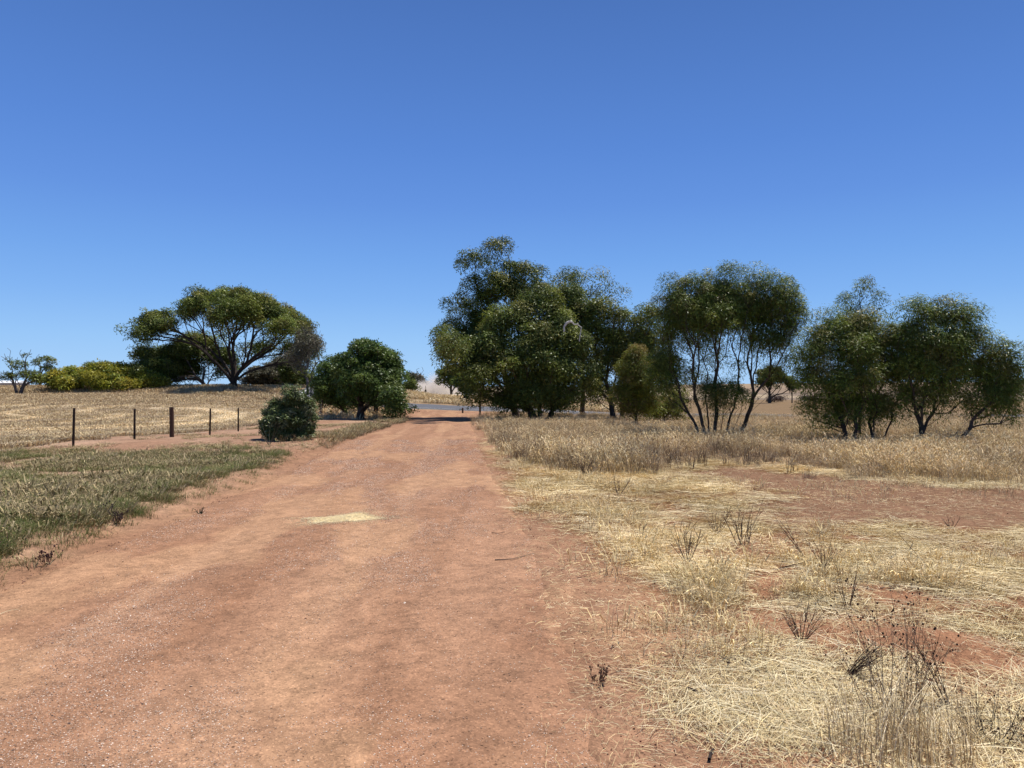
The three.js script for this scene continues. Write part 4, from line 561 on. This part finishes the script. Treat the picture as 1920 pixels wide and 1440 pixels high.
weed({ seed: 505, at: [1392, 1022], h: 72, n: 18, label: 'fan shaped dead weed with many straight stems right of its twin', spread: 0.6, w: 0.0042, root: 0.08 });
weed({ seed: 506, at: [1345, 1003], h: 58, n: 9, label: 'small tangled weed just behind the two fan shaped weeds', spread: 0.7, w: 0.0038, heads: 0.5 });
weed({ seed: 507, at: [1512, 1050], h: 95, n: 3, label: 'dark bent twig arching over to the left above the straw', arch: [-0.55, 0.9], spread: 0.1, w: 0.0062, name: 'bent_twig', category: 'twig', levels: 1 });
weed({ seed: 508, at: [1352, 1076], h: 40, n: 6, label: 'small broken weed below the two fan shaped weeds', spread: 0.9, w: 0.0038 });
weed({ seed: 509, at: [1446, 1070], h: 74, n: 2, label: 'dead branch lying low with its tip raised to the right', arch: [0.9, 0.35], spread: 0.1, w: 0.0055, name: 'fallen_twig', category: 'twig', levels: 1 });
weed({ seed: 510, at: [1546, 1082], h: 88, n: 8, label: 'tall thin reddish weed in the middle of the straw', spread: 0.35, w: 0.0036, tone: [0.11, 0.06, 0.04] });
weed({ seed: 511, at: [1590, 1142], h: 98, n: 6, label: 'open weed of long thin stems left of the seed head clump', spread: 0.5, w: 0.0034, tone: [0.10, 0.06, 0.045], levels: 1 });
weed({ seed: 512, at: [1502, 1206], h: 76, n: 16, label: 'bowl shaped dark weed above the bare red mound', spread: 0.75, w: 0.0036 });
weed({ seed: 513, at: [1548, 1155], h: 84, n: 1, label: 'single long thin stem standing over the bowl shaped weed', arch: [-0.5, 0.85], spread: 0.1, w: 0.0036, levels: 1, name: 'upright_twig', category: 'twig' });
weed({ seed: 514, at: [1746, 1070], h: 100, n: 1, label: 'single thin dark stem leaning left at the right side of the straw', arch: [-0.55, 0.75], spread: 0.1, w: 0.0042, levels: 1, name: 'upright_twig', category: 'twig' });
weed({ seed: 515, at: [1785, 992], h: 26, n: 6, label: 'tiny weed on the bare brown earth at the far right', spread: 0.8, w: 0.004 });
weed({ seed: 516, at: [1580, 1274], h: 92, n: 26, label: 'brush shaped dark weed bent over to the right beside the seed head clump', arch: [0.75, 0.75], spread: 0.22, w: 0.0024, root: 0.015, levels: 1 });
weed({ seed: 517, at: [1778, 1330], h: 150, n: 11, label: 'leaning dark stems at the right of the seed head clump', arch: [-0.38, 1], spread: 0.14, w: 0.003, root: 0.03, levels: 1, heads: 0.7, headSize: 0.007 });
weed({ seed: 518, at: [1690, 1345], h: 190, n: 34, label: 'large upright clump of grey stems carrying round dark seed heads', spread: 0.42, w: 0.0024, root: 0.16, tone: [0.15, 0.105, 0.07], heads: 0.75, headSize: 0.0075 });
weed({ seed: 519, at: [1860, 1400], h: 105, n: 26, label: 'dark bushy weed in the bottom right corner', spread: 0.8, w: 0.002, root: 0.1, tone: [0.10, 0.08, 0.055], heads: 0.3, headSize: 0.006 });
weed({ seed: 520, at: [1122, 1280], h: 34, n: 12, label: 'small brown tuft at the edge of the track in the right foreground', spread: 1.1, w: 0.0026, tone: [0.13, 0.08, 0.05], heads: 0.8, headSize: 0.008, headTone: [0.12, 0.065, 0.04] });
weed({ seed: 521, at: [88, 1062], h: 34, n: 12, label: 'dead red brown weed at the left edge of the track, nearest the camera', spread: 0.7, w: 0.004, tone: [0.10, 0.05, 0.04], heads: 0.8, headSize: 0.012, headTone: [0.07, 0.035, 0.03] });
weed({ seed: 522, at: [219, 985], h: 34, n: 14, label: 'dead dark weed standing in the green grass of the left verge', spread: 0.6, w: 0.005, tone: [0.085, 0.06, 0.05], heads: 0.8, headSize: 0.013, headTone: [0.06, 0.04, 0.035] });
weed({ seed: 523, at: [376, 964], h: 13, n: 12, label: 'very small dark green plant alone on the left edge of the track', spread: 1.3, w: 0.006, tone: [0.05, 0.06, 0.035], levels: 1 });
weed({ seed: 524, at: [1010, 868], h: 46, n: 16, label: 'twiggy grey weed in the tall grass on the right edge of the track', spread: 0.6, w: 0.006, tone: [0.13, 0.10, 0.07] });
weed({ seed: 525, at: [505, 834], h: 50, n: 9, label: 'dry spiky grass clump at the left foot of the lone bush', spread: 1.0, w: 0.006, tone: [0.13, 0.11, 0.07], levels: 0 });
{ // clump of pale dead grass below the seed heads
  const c = hit(1690, 1415), g = thing('grass_clump', 'pile of long pale dead grass stalks in the right foreground', 'grass', c.toArray()), R = rng(530), m = new MB();
  for (let i = 0; i < 420; i++) { const a = R() * 6.283, r = 0.26 * Math.sqrt(R()), x = Math.cos(a) * r * 1.15, z = Math.sin(a) * r, h = 0.12 + 0.3 * R(), b = R() * 6.283, l = h * (0.2 + 0.9 * R() * R()), t = DRY[Math.floor(R() * 5)], v = 0.7 + 0.6 * R(); m.ribbon([0, 0.4, 0.75, 1].map((k) => [x + Math.cos(b) * l * k * k, h * (k - 0.35 * k * k * R()), z + Math.sin(b) * l * k * k]), 0.0016, 0.0006, [Math.sin(b), 0.2, -Math.cos(b)], [t[0] * v, t[1] * v, t[2] * v]); }
  part('stalks', m.geo(), strawMat, g).userData.kind = 'stuff';
}
function lying(name, label, pts, r, tone, lift = 0.012) { const w = pts.map(([x, y]) => hit(x, y)), g = thing(name, label, 'twig', w[0].toArray()), m = new MB(), c = new THREE.CatmullRomCurve3(w.map((p, i) => new THREE.Vector3(p.x - w[0].x, p.y - w[0].y + lift * (i % 2 ? 1.6 : 1), p.z - w[0].z))).getPoints(14); for (let i = 1; i < c.length; i++) m.tube(c[i - 1], c[i], r * (1 - 0.6 * (i - 1) / 14), r * (1 - 0.6 * i / 14), 6, tone); part('stem', m.geo(), barkMat, g); return g; }
lying('fallen_twig', 'thin pale twig lying across the right edge of the track', [[928, 1052], [955, 1053], [980, 1046], [1004, 1041]], 0.006, [0.22, 0.15, 0.1]);
lying('fallen_twig', 'short dark twig lying on the track just above the pale one', [[922, 1001], [934, 1003], [946, 999]], 0.005, [0.09, 0.055, 0.04]);
lying('fallen_twig', 'lone pale straw stalk lying at the left border of the track', [[-6, 1158], [14, 1152], [36, 1146]], 0.003, [0.55, 0.45, 0.28]);
lying('bark_chip', 'dark curled chip of bark lying in the straw', [[1286, 1296], [1298, 1302], [1312, 1305]], 0.012, [0.05, 0.03, 0.025]);
lying('bark_chip', 'short black stick standing out of the straw at the bottom edge', [[1330, 1432], [1334, 1420], [1340, 1412]], 0.008, [0.04, 0.03, 0.026]);

// ---------------------------------------------------------------- dust whirling up beyond the road
{
  const R = rng(600), d = 125, n = 120000, S = d / FPX, tet = new THREE.TetrahedronGeometry(1, 0); tet.deleteAttribute('uv');
  const g = tag(thing('dust_cloud', 'pale cloud of dust whirling up beyond the sealed road', 'dust'), null, null, null, 'stuff'), im = new THREE.InstancedMesh(tet, new THREE.MeshPhysicalMaterial({ side: THREE.DoubleSide, color: rgb(0.93, 0.89, 0.84), roughness: 1, transmission: 0.45, thickness: 0, specularIntensity: 0 }), n), mt = new THREE.Matrix4(), q = new THREE.Quaternion(), e = new THREE.Euler(), p = new THREE.Vector3(), sc = new THREE.Vector3();
  const lobes = [[800, 730, 26, 14, 1.3], [818, 720, 16, 18, 0.9], [782, 733, 18, 11, 0.9], [808, 745, 40, 5, 1.6], [815, 736, 30, 12, 1.6], [785, 736, 20, 12, 0.9], [832, 720, 18, 18, 0.6], [800, 726, 24, 10, 0.6], [842, 736, 26, 12, 0.9], [770, 742, 16, 7, 0.5], [864, 740, 20, 9, 0.6], [848, 716, 18, 12, 0.3]], tot = lobes.reduce((s, l) => s + l[4], 0);
  for (let i = 0; i < n; i++) { let t = R() * tot, k = 0; while ((t -= lobes[k][4]) > 0) k++; const l = lobes[k], a = P(l[0] + gauss(R) * l[2], l[1] + gauss(R) * l[3], d + gauss(R) * 5); a.y = Math.max(a.y, H(a.x, a.z) + 0.05); e.set(R() * 6, R() * 6, R() * 6); im.setMatrixAt(i, mt.compose(p.copy(a), q.setFromEuler(e), sc.setScalar(0.028 * (0.6 + 0.8 * R())))); }
  im.name = 'dust_specks'; im.userData.kind = 'stuff'; g.add(im);
}
{ // grass of the far verge, beyond the sealed road, and of the bank below the great gum
  const R = rng(209), spots = [];
  for (let i = 0; i < 40000 && spots.length < 7000; i++) {
    const d = 46 + 62 * R(), x = lerp(-52, 14, R()), m = hwDist(x, -d); if (m < 4.8 || paddock(x, d) > 0.5 || (x > xL(d) - 1 && d < 64) || (x > -3 && d < 70)) continue;
    if (R() < smooth(0.3, 0.6, fbm(x * 0.3, d * 0.3, 3)) * (d < 60 ? 0.35 : 1)) { const t = tint(R), k = x < -14 ? 0.8 : 1; spots.push([x, H(x, -d) - 0.01, -d, R() * 6.28, 0.7 + 0.8 * R(), 0.8, t.map((v) => v * k), Math.floor(R() * 2)]); }
  }
  scatter('verge_grass', 'dry yellow grass on the far verge of the sealed road and below the gum', 'grass', 'grass_tuft', [0, 1].map((k) => tuft(360 + k, 30, 0.42, 0.3, 0.012, 0.5, 0.3, DRY)), strawMat, spots);
}
{ // wiry brown stalks among the tall grass
  const R = rng(210), spots = [];
  for (let i = 0; i < 4000 && spots.length < 130; i++) { const d = 13 * (26 / 13) ** R(), x = lerp(xR(d) + 0.4, xR(d) + 6.5, R()); if (Math.abs(d - tallFrom(x) - 1.2) > 1.6 + R() * 3 || d < tallFrom(x) - 0.3) continue; spots.push([x, H(x, -d), -d, R() * 6.28, 0.8 + 0.6 * R(), 0.8 + 0.4 * R(), tint(R, 0.3), Math.floor(R() * 3)]); }
  scatter('wiry_stalks', 'wiry dark brown stalks along the front of the tall dry grass', 'weeds', 'stalk_tuft', [0, 1, 2].map((k) => tuft(370 + k, 13, 0.5, 0.05, 0.0034, 0.6, 0.2, [[0.12, 0.085, 0.06], [0.16, 0.115, 0.075], [0.09, 0.065, 0.05]])), strawMat, spots);
}
renderer.render(scene, camera);
